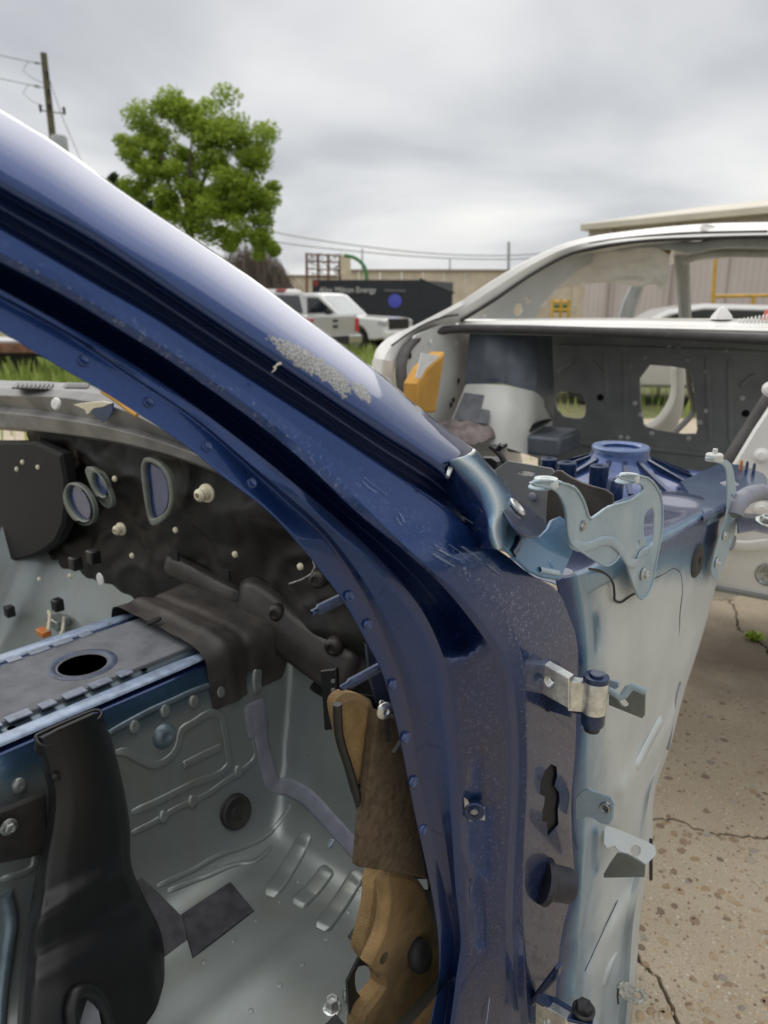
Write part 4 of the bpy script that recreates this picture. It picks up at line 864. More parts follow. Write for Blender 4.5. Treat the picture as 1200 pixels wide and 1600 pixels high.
# edge strips and tabs on the tunnel
for w_ in (.662, .925):
    ribbon('edge_strip', [BC.P(-1.0 + 1.0 * i / 30, w_, .563) for i in range(31)], .030, Vector((0, 0, 1)), M['strip'], tun, .005)
TP = BC.plane('z', .570)
def ell(cx, cy, rx, ry, n=28, tilt=0): return [(cx + rx * math.cos(2 * math.pi * k / n) * math.cos(tilt) - ry * math.sin(2 * math.pi * k / n) * math.sin(tilt), cy + rx * math.cos(2 * math.pi * k / n) * math.sin(tilt) + ry * math.sin(2 * math.pi * k / n) * math.cos(tilt)) for k in range(n)]
hc = BC.on('z', .570, 129, 1038); hs, hw_ = BC.inv(hc)[:2]
plate('tunnel_pad', (BC.P(0, 0, .570), BC.F, BC.L, BC.U), [[(-1.0, .70), (.0, .70), (.02, .72), (.02, .87), (.0, .885), (-1.0, .885)], [(hs + .040 * math.cos(k * .2244), hw_ + .040 * math.sin(k * .2244)) for k in range(28)]], .008, M['pad_grey'], tun, .0015, 0, False)
lathe('pad_ring', [(.058, -.002), (.058, .0005), (.052, .0025), (.046, .0015), (.041, -.002), (.040, -.012)], hc, (0, 0, 1), M['blue_dust'], tun, 40)
lathe('hole_floor', [(.041, -.0012), (0, -.0012)], hc, (0, 0, 1), M['black'], tun, 32)  # black disc stands in for the dark depth of the hole
for k in range(7):
    for w_ in (.698, .892):
        s = -.42 + .044 * k + (.0 if w_ < .8 else .03)
        box('tab', BC.P(s, w_, .5705), BC.F * (.018 if k % 3 else .012), BC.L * .010, Vector((0, 0, .0016)), M['tab_blue'], tun, .0008)
for x, y in ((112, 1104), (225, 1047), (18, 1138)): lathe('tunnel_hole', [(.006, .0005), (0, .0005)], BC.on('z', .5665, x, y), (0, 0, 1), M['black'], tun, 14)
# dark blanket folded over the front of the tunnel
km = [(.97, .50), (.965, .55), (.955, .578), (.93, .586), (.80, .588), (.70, .586), (.655, .582), (.640, .576), (.632, .56), (.628, .52), (.624, .47)]
rows = []
cm = resample(km, 40, 0, 0)
for i in range(34):
    s = -.035 + .26 * i / 33; r = []
    for w_, z in cm:
        d = .0045 * mnoise.noise(Vector((s * 12, w_ * 12, z * 12))) + .002 * mnoise.noise(Vector((s * 50, w_ * 50, z * 50)))
        d += .006 * math.exp(-((s - .015 - .02 * (w_ - .8)) / .012) ** 2) - .006 * math.exp(-((s - .055) / .008) ** 2) + .012 * max(0, (s - .10)) * 8
        r.append(BC.P(s, w_ - (d if z < .56 else 0), z + (d if z >= .56 else 0)))
    rows.append(r)
grid('tunnel_blanket', rows, M['mat_brown'], blue, None, 1)
plate('blanket_slot', BC.plane('z', .600), [chaikin([(228, 971), (250, 962), (253, 966), (232, 976)], 1)], .004, M['black'], blue)
# moulded sound blanket on the bulkhead
rows = []
for i in range(92):
    r = []; w_ = .16 + 1.55 * i / 91
    for j in range(70):
        z = .42 + .52 * j / 69 + (.0 if w_ < .64 or w_ > .95 else 0)
        s = .150 + .05 * (z - .42) - .02 * math.exp(-((z - .62 + .25 * (w_ - .4)) / .035) ** 2) - .022 * math.exp(-((z - .80 - .04 * math.sin(w_ * 5)) / .05) ** 2)
        s += .014 * mnoise.noise(Vector((w_ * 7, z * 7, 4))) + .007 * (1 - abs(mnoise.noise(Vector((w_ * 10, z * 13, 7))))) ** 5 - .010 * (1 - abs(mnoise.noise(Vector((w_ * 6 + z * 3, z * 9, 17))))) ** 6
        if w_ < .55: s -= .06 * max(0, (z - .55)) * (0.55 - w_) * 3
        r.append(BC.P(s, w_, z))
    rows.append(r)
grid('bulkhead_blanket', rows, M['mat'], blue, None, 1)
# openings in the bulkhead with blue metal showing behind
def opening_ring(name, loop_o, loop_i, s0, m_ring='bracket_dark', mm='blue_gloss'):
    o_ = plate(name, BC.plane('s', s0), [loop_o, loop_i], .012, M[m_ring], blue, .003)
    c = [(x, y) for x, y in loop_i]; plate('backing', BC.plane('s', s0 + .010), [c], .002, M[mm], o_); return o_
opening_ring('bulkhead_opening', ell(122, 788, 21, 36, 28, -.45), ell(122, 786, 16, 30, 28, -.45), .075)
opening_ring('bulkhead_opening', chaikin([(129, 727), (150, 733), (168, 762), (176, 790), (166, 797), (150, 780), (138, 755)], 2), ell(155, 756, 10, 21, 20, -.35), .09)
opening_ring('bulkhead_opening', chaikin([(217, 714), (240, 716), (263, 738), (270, 772), (266, 802), (245, 822), (232, 822), (222, 770)], 2), chaikin([(222, 722), (240, 724), (258, 742), (264, 772), (260, 798), (243, 810), (232, 812), (227, 765)], 2), .09)
plate('bulkhead_pad', BC.plane('s', .085), [chaikin([(-60, 690), (90, 690), (105, 770), (95, 840), (60, 868), (10, 880), (-60, 880)], 1)], .03, M['black'], blue, .008)
for x, y, r_, ln in ((318, 770, .016, .030), (184, 826, .013, .022)):
    p = BC.on('s', .09, x + 6, y)
    cl_ = lathe('blanket_clip', [(r_ * 1.15, 0), (r_ * 1.15, .004), (r_ * .8, .006), (r_ * .85, .010), (r_ * .75, .012), (r_ * .85, .016), (r_ * .75, .018), (r_ * .78, ln * .8), (r_ * .45, ln), (r_ * .35, ln), (r_ * .3, ln * .6), (0, ln * .6)], p, -BC.F - BC.L * .25, M['cream'], blue, 24)
for x, y in ((27, 733), (36, 722), (60, 730), (62, 905), (110, 900), (157, 906), (180, 748), (368, 866), (470, 885), (275, 828), (207, 868)):
    lathe('clip_head', [(.007, 0), (.006, .004), (.003, .006), (0, .006)], BC.on('s', .085 if x < 250 else .105, x, y), -BC.F, M['cream'], blue, 12)
for x, y in ((352, 898), (272, 868)):
    plate('clip_slot', BC.plane('s', .10), [[(x - 6, y - 10), (x + 5, y - 6), (x + 6, y + 10), (x - 5, y + 6)]], .004, M['black'], blue)
for pts in ([(90, 1000), (98, 985), (100, 965)], [(75, 985), (78, 962), (76, 955)]):
    tube('pedal_bolt', [BC.on('z', .40, *p) for p in pts], .004, M['cream'], blue, 6)
box('pedal_bracket', BC.on('z', .36, 92, 972), BC.F * .02, BC.L * .03, Vector((0, 0, .014)), M['steel'], blue, .003)
box('wire_plug', BC.on('z', .38, 68, 988), BC.F * .012, BC.L * .02, Vector((0, 0, .008)), M['orange'], blue, .003)
for x, y in ((15, 955), (90, 945), (146, 870), (118, 880)): box('black_clip', BC.on('s', .03, x, y), BC.F * .012, BC.L * .014, Vector((0, 0, .016)), M['black_plastic'], blue, .004)
lathe('floor_plug', [(.016, 0), (.014, .003), (0, .004)], BC.on('s', .06, 157, 905), -BC.F, M['label_white'], blue, 16)
# cowl beam under the windscreen
def cs_place(px, py, off): return BC.on('s', off, px, py)
cowl = loft('cowl_beam', [
    U([(-80, 588), (0, 594), (100, 598), (180, 610), (240, 640), (330, 690), (460, 760)], .24),
    U([(-80, 600), (0, 606), (100, 609), (175, 620), (240, 652), (330, 700), (460, 772)], .11),
    U([(-80, 612), (0, 618), (100, 622), (190, 640), (250, 668), (340, 710), (470, 780)], .085),
    U([(-80, 634), (0, 636), (100, 648), (200, 668), (300, 702), (400, 745), (480, 790)], .10),
    U([(-80, 642), (0, 645), (100, 656), (200, 676), (300, 708), (400, 752), (480, 797)], .078),
    U([(-80, 664), (0, 668), (100, 678), (200, 694), (300, 722), (400, 765), (480, 812)], .085),
    U([(-80, 668), (0, 672), (100, 681), (200, 697), (300, 725), (400, 768), (480, 815)], .16)], cs_place, M['cowl'], blue, 50, 4, 1, 0,
    lambda p: (p[0], p[1], p[2] + .010 * mnoise.noise(Vector((p[0] * .03, p[1] * .03, 2))), 0, 0, 0))
for x0, x1 in ((18, 84), (96, 140)):
    v_ = plate('vent', BC.plane('z', BC.inv(BC.on('s', .11, 60, 606))[2] + .002), [[(x0, 605), (x0 + 8, 597), (x1, 599), (x1 - 6, 608)]], .004, M['black_plastic'], cowl)
    for k in range(9):
        x = x0 + 6 + (x1 - x0 - 12) * k / 8; z_ = BC.inv(BC.on('s', .11, 60, 606))[2] + .006
        tube('slat', [BC.on('z', z_, x, 606), BC.on('z', z_, x + 5, 598)], .0022, M['cowl'], v_, 4)
lathe('cowl_button', [(.0145, 0), (.0145, .004), (.012, .007), (.003, .008), (.0025, .006), (0, .006)], BC.on('s', .072, 89, 631), -BC.F - BC.L * .2 + Vector((0, 0, .2)), M['label_white'], blue, 24)
plate('torn_edge', BC.plane('s', .070), [[(114, 632), (135, 629), (160, 627), (174, 630), (160, 636), (146, 638), (136, 648), (132, 640)]], .003, M['cream'], blue)
plate('torn_opening', BC.plane('s', .071), [[(138, 640), (160, 635), (176, 629), (176, 642), (168, 656), (160, 660), (150, 652)]], .003, M['blue_gloss'], blue)
tube('cowl_seal', [BC.on('s', .05, x, y) for x, y in catmull([(160, 612), (180, 625), (200, 640), (214, 649)], 24)], .0045, M['ochre_foam'], blue, 8)
# ---- details on the floor
drape_rib('sealer_strip', [(399, 1098), (404, 1130), (410, 1165), (420, 1205), (428, 1226), (450, 1230), (480, 1246), (515, 1283), (545, 1315), (575, 1345)], .034, M['sealer'], 60, .0035)
drape_rib('sealer_strip', [(397, 1095), (400, 1120), (406, 1150)], .05, M['sealer'], 20, .003)
gh, gn = drape(367, 1268)
lathe('floor_grommet', [(.034, -.008), (.030, -.001), (.031, .003), (.028, .0055), (.022, .004), (.019, .002), (.011, .0015), (.010, .003), (.003, .003), (.002, .0015), (0, .0015)], gh + gn * .006, gn, M['rubber'], floor, 32)
for pts in ([(180, 1176), (190, 1174), (215, 1184), (238, 1195), (270, 1178), (277, 1165), (284, 1140), (300, 1130), (335, 1114), (344, 1118), (350, 1140), (356, 1180), (357, 1195), (350, 1203), (300, 1225), (240, 1255), (205, 1270)], [(285, 1196), (310, 1183), (346, 1166)]):
    drape_rib('pressed_bead', pts, .015, M['inner'], 60, .0032)
drape_rib('panel_lap', [(165, 1148), (200, 1128), (240, 1107), (270, 1094), (300, 1080), (340, 1066), (385, 1046)], .010, M['inner_blue'], 40, .003)
drape_rib('panel_lap', [(396, 1150), (398, 1185), (380, 1202), (350, 1222), (325, 1240), (300, 1252), (270, 1266), (240, 1285), (205, 1302)], .012, M['inner'], 40, .0025)
for x, y in ((209, 1135), (257, 1110), (302, 1096), (344, 1080), (300, 1252), (255, 1276), (372, 1205), (30, 1228)):
    h_, n_ = drape(x, y); lathe('weld_tab', [(.013, -.001), (.0125, .002), (.010, .0045), (.004, .005), (0, .004)], h_, n_, M['inner'], floor, 16, 60, .8)
h_, n_ = drape(257, 1150); lathe('pressed_dome', [(.024, -.002), (.020, .004), (.013, .009), (.007, .010), (.005, .008), (0, .008)], h_, n_, M['inner_blue'], floor, 24, 60)
for pts in ([(245, 1385), (300, 1360), (345, 1335), (385, 1322), (410, 1310), (440, 1280), (455, 1255)], [(262, 1392), (320, 1370), (370, 1350), (400, 1345), (425, 1322)]):
    drape_rib('floor_seam', pts, .010, M['inner'], 40, .002)
for pts in ([(500, 1452), (525, 1420), (548, 1385), (562, 1362)], [(462, 1415), (490, 1388), (515, 1355)], [(420, 1400), (448, 1360), (470, 1322), (480, 1300)]):
    drape_rib('floor_rib', pts, .034, M['inner'], 24, .0042)
def drape_plate(name, loop, th, m):
    c = [drape(*p) for p in loop]; o_ = sum((a for a, b in c), Vector()) / len(c); n_ = sum((b for a, b in c), Vector()).normalized()
    u = (c[1][0] - c[0][0]).normalized(); u = (u - n_ * u.dot(n_)).normalized()
    return plate(name, (o_ + n_ * th, u, n_.cross(u), n_), [loop], th + .004, m, floor, .0008)
drape_plate('damping_pad', [(205, 1378), (216, 1366), (248, 1395), (285, 1432), (301, 1496), (268, 1524), (240, 1450)], .003, M['tar'])
drape_plate('damping_pad', [(283, 1428), (360, 1377), (397, 1422), (301, 1495)], .0045, M['tar'])
drape_plate('damping_pad', [(543, 1462), (584, 1406), (600, 1440), (570, 1487)], .003, M['tar'])
drape_plate('damping_pad', [(500, 1608), (524, 1583), (556, 1620), (530, 1640)], .003, M['tar'])
h_, n_ = drape(519, 1575); hexbolt('floor_nut', h_, (0, 0, 1), .0095, M['zinc'], floor, 1.45, .017)
h_, n_ = drape(540, 1562); stud('floor_stud', h_, h_ + Vector((0, 0, .022)), .004, M['steel'], floor)
h_, n_ = drape(518, 1318); lathe('floor_clip', [(.008, -.001), (.008, .004), (.005, .005), (.004, .002), (0, .002)], h_, n_, M['bracket'], floor, 16, 40, .6)
for x, y in ((335, 1355), (437, 1408), (466, 1377), (545, 1425), (400, 1437), (364, 1470), (318, 1503), (472, 1507), (510, 1467), (437, 1540), (392, 1580), (560, 1395), (480, 1178)):
    h_, n_ = drape(x, y); lathe('spot_weld', [(.0045, 0), (.004, .001), (.002, .0014), (0, .001)], h_, n_, M['inner'], floor, 12)
# ---- kick panel foam, studs, side details
KP = BC.plane('w', .125)
plate('kick_panel_backing', BC.plane('w', .145), [[(519, 1100), (530, 1080), (600, 1090), (650, 1200), (690, 1380), (700, 1480), (700, 1640), (566, 1640), (548, 1600), (543, 1535), (570, 1480), (586, 1420), (588, 1380), (572, 1280), (552, 1240), (530, 1160)], chaikin([(556, 1512), (574, 1508), (600, 1528), (601, 1538), (584, 1558), (566, 1560), (555, 1545)], 1), [(651, 1374), (670, 1374), (672, 1392), (655, 1390)]], .004, M['black_plastic'], blue)
def foam(name, loop, m, holes=(), th=.022, w_=.125):
    o_ = plate(name, BC.plane('w', w_), [chaikin(loop, 2)] + [chaikin(h, 1) for h in holes], th, m, blue, .006); return o_
foam('kick_panel_foam', [(531, 1096), (545, 1084), (570, 1088), (590, 1098), (589, 1150), (592, 1205), (582, 1226), (567, 1232), (556, 1216), (540, 1160), (529, 1110)], M['foam_tan'], th=.018, w_=.120)
plate('felt_flap', BC.plane('w', .105), [[(590, 1112), (618, 1118), (640, 1190), (668, 1374), (630, 1366), (562, 1356), (568, 1290), (577, 1220)]], .012, M['foam_brown'], blue, .003)
foam('kick_panel_foam', [(590, 1360), (660, 1368), (680, 1430), (692, 1480), (692, 1640), (565, 1640), (563, 1592), (590, 1560), (606, 1535), (568, 1500), (575, 1470), (588, 1420)], M['foam_tan'], (), .025, .125)
tube('foam_roll', [BC.on('w', .112, x, y) for x, y in catmull([(598, 1365), (600, 1410), (594, 1450), (580, 1485), (572, 1502)], 16)], .009, M['foam_tan'], blue, 10)
lathe('foam_plug', [(.024, -.004), (.024, .004), (.020, .010), (.010, .012), (0, .011)], BC.on('w', .118, 655, 1492), -BC.L + Vector((0, 0, .35)), M['rubber'], blue, 18, 60, .8)
lathe('foam_dimple', [(.008, .0006), (.003, .001), (0, .001)], BC.on('w', .1245, 600, 1497), -BC.L, M['foam_brown'], blue, 14)
tube('kick_panel_edge', [BC.on('w', .118, x, y) for x, y in catmull([(527, 1100), (530, 1150), (545, 1200), (558, 1245), (567, 1275)], 16)], .005, M['black_plastic'], blue, 8)
for (a, b) in (((545, 930), (487, 958)), ((598, 1040), (532, 1076))):
    stud('pillar_stud', BC.on('w', .10, *a), BC.on('w', .10, *b), .0052, M['blue_steel'], blue)
lathe('earth_screw', [(.010, 0), (.010, .002), (.0075, .004), (.004, .005), (.002, .003), (0, .003)], BC.on('w', .098, 600, 1110), -BC.L - BC.F * .3, M['zinc'], blue, 20)
plate('earth_tag', BC.plane('w', .10), [chaikin([(594, 1095), (602, 1094), (607, 1108), (606, 1124), (598, 1124), (593, 1110)], 1)], .0015, M['zinc'], blue)
tube('earth_wire', [BC.on('w', .10, x, y) for x, y in ((604, 1122), (605, 1140), (607, 1158))], .0022, M['dark_steel'], blue, 6)
tube('clip_pin', [BC.on('w', .10, x, y) for x, y in ((614, 1175), (620, 1166), (625, 1158))], .0025, M['zinc'], blue, 6)
plate('pillar_inner_web', BC.plane('w', .13), [[(572, 1005), (600, 1040), (622, 1120), (630, 1180), (605, 1150), (590, 1100), (578, 1060)]], .003, M['blue_dust'], blue)
nb_ = plate('module_bracket', BC.plane('s', .045), [[(500, 1048), (524, 1045), (526, 1140), (506, 1142)]], .008, M['black_plastic'], blue, .002)
for k in range(5): plate('bracket_slot', BC.plane('s', .0438), [[(517, 1062 + 14 * k), (523, 1061 + 14 * k), (523, 1067 + 14 * k), (517, 1068 + 14 * k)]], .001, M['bracket_dark'], nb_, .0003)
# roof and far side that close the shell over the cabin
rows = [[BC.P(-.62 - 1.25 * i / 11, .30 + 1.12 * j / 11, 1.315 + .05 * math.sin(math.pi * j / 11) + .03 * math.sin(math.pi * i / 11)) for j in range(12)] for i in range(12)]
grid('roof_panel', rows, M['engine_blue'], blue, {'paint': [1.0] * 144, 'dust': [0.0] * 144, 'spot': [0.0] * 144}, 1, .002)

# ------------------------------------------------------------------ black air duct lying on the floor
duct = empty('air_duct', BC.P(-.3, .45, .2), 'black plastic air duct with a slot mouth standing beside the tunnel', 'air duct')
LD = [(55, 1160), (63, 1190), (76, 1240), (72, 1290), (61, 1340), (50, 1400), (38, 1470), (31, 1540), (26, 1610), (22, 1700)]
RD = [(159, 1112), (174, 1155), (192, 1225), (203, 1290), (206, 1355), (226, 1402), (252, 1455), (263, 1525), (270, 1610), (274, 1700)]
wd = [.575, .573, .565, .555, .545, .525, .49, .455, .43, .40]
def dr(t, dep, dx=0): return [(a[0] * (1 - t) + b[0] * t + dx, a[1] * (1 - t) + b[1] * t, w_ - dep) for a, b, w_ in zip(LD, RD, wd)]
def dplace(px, py, off): return BC.on('w', off, px, py)
def dtw(p):
    px, py, off, a, b, c = p
    off -= .012 * math.exp(-(((py - 1395 + (px - 130) * .55)) / 22) ** 2)          # shoulder where the duct swells
    off += .010 * math.exp(-(((py - 1455 + (px - 130) * .55)) / 22) ** 2)
    return (px, py, off, 0, 0, 0)
loft('duct_body', [dr(0, -.05), dr(0, -.02), dr(.03, .012), dr(.10, .030), dr(.3, .036), dr(.5, .037), dr(.7, .036), dr(.9, .030), dr(.97, .012), dr(1, -.02), dr(1, -.05)], dplace, M['duct'], duct, 50, 3, 1, 0, dtw)
mo = [(55, 1152), (60, 1147), (140, 1112), (152, 1109), (159, 1113), (158, 1120), (150, 1126), (90, 1153), (84, 1162), (76, 1165), (60, 1163)]
MP = mk_plane(BC.on('w', .555, 105, 1138), BC.F, BC.L * .9 + BC.U * .5)
tube('mouth_rim', [hit_plane(MP, *p) for p in chaikin(mo, 2)], .0028, M['black_plastic'], duct, 8, True)
plate('mouth_inside', MP, [chaikin(mo, 2)], .02, M['black'], duct, .0005, lift=-.006)
tube('mouth_bar', [hit_plane(MP, *p) for p in ((64, 1156), (90, 1142), (146, 1117))], .0045, M['black_plastic'], duct, 8)
us = [(114, 1640), (113, 1600), (112, 1570), (118, 1553), (130, 1547), (146, 1552), (160, 1572), (168, 1600), (174, 1640)]
tube('slot_rim', [BC.on('w', lerpk([(1530, .414), (1610, .390), (1700, .360)], y) , x, y) for x, y in catmull(us, 30)], .009, M['black_plastic'], duct, 10)
plate('slot_inside', mk_plane(BC.on('w', .396, 140, 1590), BC.F, BC.on('w', .411, 140, 1550) - BC.on('w', .388, 140, 1610)), [[(118, 1640), (120, 1575), (130, 1560), (142, 1562), (155, 1580), (166, 1640)]], .003, M['pad_grey'], duct)
lathe('duct_pip', [(.006, 0), (.005, .005), (0, .006)], BC.on('w', .535, 87, 1214), -BC.L, M['black_plastic'], duct, 12)
# ---- bracketry behind the duct
plate('seat_bracket', BC.plane('w', .59), [[(-60, 1290), (20, 1262), (72, 1240), (75, 1330), (52, 1340), (0, 1350), (-60, 1370)]], .01, M['rubber'], blue, .002)
hexbolt('bolt', BC.on('w', .578, 14, 1292), -BC.L, .008, M['steel'], blue)
for pts in ([(0, 1335), (30, 1318), (48, 1305), (55, 1330), (54, 1348), (0, 1375)],): drape_rib('pressed_bead', pts, .012, M['inner'], 24, .004)
tube('floor_pipe', [drape(x, y)[0] + Vector((0, 0, .012)) for x, y in catmull([(10, 1408), (18, 1440), (12, 1500), (4, 1560), (0, 1620)], 20)], .010, M['inner_blue'], blue, 10)


# moulded rolls and overlapping flaps of the sound blanket
def roll(pts, wid, th, s0, m='mat_sheen'):
    ribbon('blanket_roll', [BC.on('s', s0, *p[:2]) for p in catmull(pts, 26)], wid, (-BC.F - BC.L * .3 + BC.U * .25), M[m], blue, th)
roll([(258, 876), (300, 896), (340, 918), (382, 940)], .05, .020, .150)
roll([(372, 930), (410, 948), (450, 985), (500, 1022), (560, 1062)], .10, .026, .148)
roll([(345, 968), (400, 985), (440, 1000), (480, 1022)], .03, .012, .135, 'mat_brown')
tube('flap_edge', [BC.on('s', .085, *p) for p in ((452, 912), (470, 906), (486, 897), (492, 886), (489, 876))], .0016, M['cream_dirty'], blue, 5)
for x, y in ((433, 957), (522, 1010), (497, 905)):
    lathe('mat_boss', [(.018, -.02), (.018, 0), (.016, .008), (.009, .011), (.007, .007), (0, .007)], BC.on('s', .135, x, y), -BC.F - BC.L * .3, M['mat_sheen'], blue, 18, 60)
drape_rib('sealer_strip', [(402, 1042), (400, 1062), (402, 1085)], .022, M['inner'], 14, .006)
# ------------------------------------------------------------------ white stripped saloon with its boot open, beyond the blue shell
WC = Frame((0.0, 2.34), 32.0, 0.12)
white = empty('car_body_shell', WC.P(1.6, -.8, 0), 'white stripped car body seen from behind with empty boot and no rear window', 'car body')
def ws(px, py, off): return WC.on('s', off, px, py)
def wrail(p): return [(x, y, s, 0, 0, 0) for x, y, s in p]
A = [(583, 566, .0), (586, 548, .01), (598, 534, .05), (650, 507, .25), (700, 481, .40), (722, 469, .48), (760, 444, .60), (830, 403, .85), (880, 381, 1.0), (925, 369, 1.10), (980, 361, 1.16), (1110, 349, 1.22), (1190, 347, 1.22), (1300, 346, 1.2)]
A0 = [(x + 4, y + 6, s + (.0 if s < .5 else (s - .5) * 1.6)) for x, y, s in A]
B = [(613, 604, -.01), (612, 575, .02), (624, 550, .10), (655, 521, .30), (690, 508, .42), (720, 498, .50), (765, 470, .62), (835, 423, .86), (885, 396, 1.0), (930, 384, 1.04), (985, 376, 1.06), (1110, 369, 1.07), (1190, 367, 1.07), (1300, 366, 1.06)]
Bi = [(x + 3, y + 4, s + .03) for x, y, s in B]
mid = [((a[0] + b[0]) / 2, (a[1] + b[1]) / 2, (a[2] + b[2]) / 2 - .02) for a, b in zip(A, B)]
loft('rear_quarter_and_roof', [wrail(A0), wrail(A), wrail(mid), wrail(B), wrail(Bi)], ws, M['white'], white, 80, 4, 1, 0)
WM = -.80                                     # the far flank is the mirror image about the car's centre line
def mir(px, py, off):
    s_, w_, z_ = WC.inv(ws(px, py, off)); return WC.P(s_, 2 * WM - w_, z_)
q_ = [r[:10] for r in (A0, A, mid, B, Bi)]
loft('rear_quarter', [wrail(r) for r in q_], mir, M['white'], white, 50, 4, 1, 0)
loft('roof_panel', [[(1.10 + .12 * i, j, 0, 0, 0, 0) for j in (-1.45, -1.2, -.8, -.4, -.15)] for i in range(12)], lambda s_, w_, o_: WC.P(s_, w_, WC.inv(ws(1110, 350, 1.22))[2] - .055 - .16 * abs(w_ + .8) ** 2.2), M['white'], white, 12, 2, 1, 0)
for w_ in (-.10, -1.50): plate('sill_panel', WC.plane('w', w_), [[(-.02, .28), (3.4, .22), (3.4, .42), (1.1, .46), (.9, .75), (-.02, .75)]], .05, M['white'], white, .02, 0, False)
tube('window_gutter', [ws(x + 1, y + 3, s - .004) for x, y, s in catmull(B[5:], 40)], .006, M['rubber'], white, 6)
lathe('aerial_base', [(.032, 0), (.030, .003), (.020, .003), (.018, .001), (0, .001)], ws(1107, 357, 1.14), Vector((0, -.5, .8)), M['white_inner'], white, 20, 40, 1.0)
# lamp pocket and lower quarter
loft('lamp_pocket', [wrail([(582, 560, .0), (580, 580, .0), (579, 600, .0)]), wrail([(600, 562, -.03), (597, 585, -.03), (594, 606, -.03)]), wrail([(614, 566, .0), (613, 590, .0), (610, 606, .0)])], ws, M['white'], white, 12, 3, 1, 0)
loft('rear_panel_corner', [wrail([(596, 606, .02), (594, 625, .02), (590, 660, .02)]), wrail([(610, 596, -.01), (610, 630, -.01), (618, 680, -.01)]), wrail([(621, 604, .0), (627, 650, .0), (648, 720, .0)])], ws, M['white'], white, 12, 3, 1, 0)
# deck edge strips above the boot
loft('rear_deck', [wrail([(712, 499, .58), (900, 497, .60), (1300, 499, .60)]), wrail([(712, 502, .52), (900, 501, .53), (1300, 508, .53)]), wrail([(705, 506, .51), (900, 506, .51), (1300, 513, .51)]), wrail([(700, 508, .49), (900, 508, .49), (1300, 515, .49)]), wrail([(690, 510, .475), (900, 511, .475), (1300, 520, .475)]), wrail([(685, 512, .48), (900, 513, .48), (1300, 523, .48)])], ws, M['white'], white, 20, 3, 0, 0)
# boot seal
sp_ = [(1300, 536, .46), (1200, 531, .46), (1100, 526, .46), (1000, 521, .46), (900, 517, .46), (780, 514, .46), (720, 514, .45), (682, 518, .38), (650, 530, .24), (634, 547, .11), (627, 570, .03), (629, 605, -.01), (640, 650, -.03), (657, 700, -.05), (690, 770, -.02)]
seal = tube('boot_seal', [ws(*p) for p in catmull(sp_, 80)], .019, M['seal'], white, 10, flat=.8)
tube('boot_seal_lower', [ws(*p) for p in catmull([(1110, 765, -.02), (1136, 722, -.01), (1170, 668, .08), (1206, 612, .16), (1240, 565, .3)], 20)], .0155, M['seal'], seal, 10)
# rear panel on the near side with lamp holes
TPn = WC.plane('s', -.035)
tail = plate('rear_panel', TPn, [[(1128, 745), (1146, 722), (1176, 672), (1216, 612), (1260, 560), (1330, 560), (1330, 960), (1250, 935), (1215, 930), (1190, 938), (1160, 930), (1140, 938), (1105, 934), (1100, 860), (1120, 800)]], .03, M['white'], white, .008)
for x, y, r_ in ((1190, 712, .013), (1191, 797, .014), (1203, 608, .012)):
    lathe('panel_stud', [(r_ * 1.5, 0), (r_ * 1.2, .004), (r_, .005), (r_ * .8, .010), (0, .011)], ws(x, y, -.036), -WC.F, M['label_white'], tail, 16)
lathe('panel_hole', [(.030, .001), (.026, .004), (.022, .002), (0, .002)], ws(1200, 898, -.036), -WC.F, M['steel'], tail, 20)
ribbon('panel_bead', [ws(x, y, -.036) for x, y in catmull([(1118, 838), (1150, 852), (1200, 850), (1260, 842)], 16)], .03, -WC.F, M['white'], tail, .008)
# boot interior: bulkhead with openings
BHs = .98
bh = plate('seat_bulkhead', WC.plane('s', BHs), [[(840, 515), (1300, 520), (1300, 800), (840, 740)], chaikin([(998, 569), (1066, 574), (1080, 582), (1090, 668), (1086, 681), (1012, 670), (1003, 660)], 1), chaikin([(863, 612), (906, 613), (914, 622), (915, 648), (906, 655), (872, 650)], 1)], .012, M['grey_inner'], white, .003)
for pts in ([(945, 552), (950, 640)], [(975, 548), (978, 660)], [(1105, 555), (1110, 690)], [(1140, 560), (1142, 700)], [(925, 565), (945, 588)], [(900, 560), (872, 582)], [(1180, 585), (1155, 605)], [(868, 540), (1000, 545), (1200, 552)], [(870, 690), (1000, 700), (1120, 712)]):
    ribbon('pressed_bead', [ws(x, y, BHs - .001) for x, y in catmull(pts, 16)], .022, -WC.F, M['grey_inner'], bh, .006)
for x, y in ((938, 621), (1165, 646)): lathe('bulkhead_hole', [(.014, .001), (.011, .003), (.009, .001), (0, .001)], ws(x, y, BHs), -WC.F, M['black'], bh, 16)
for x, y in ((1007, 558), (1073, 562), (985, 572), (992, 630), (1001, 648), (1104, 642), (1094, 660), (970, 683), (981, 684), (1018, 677), (1076, 685), (1045, 541), (1060, 543), (1160, 622), (1102, 581), (1135, 548)):
    lathe('bulkhead_stud', [(.010, 0), (.009, .005), (.004, .008), (0, .008)], ws(x, y, BHs), -WC.F, M['cream_dirty'] if y < 600 else M['white_inner'], bh, 10)
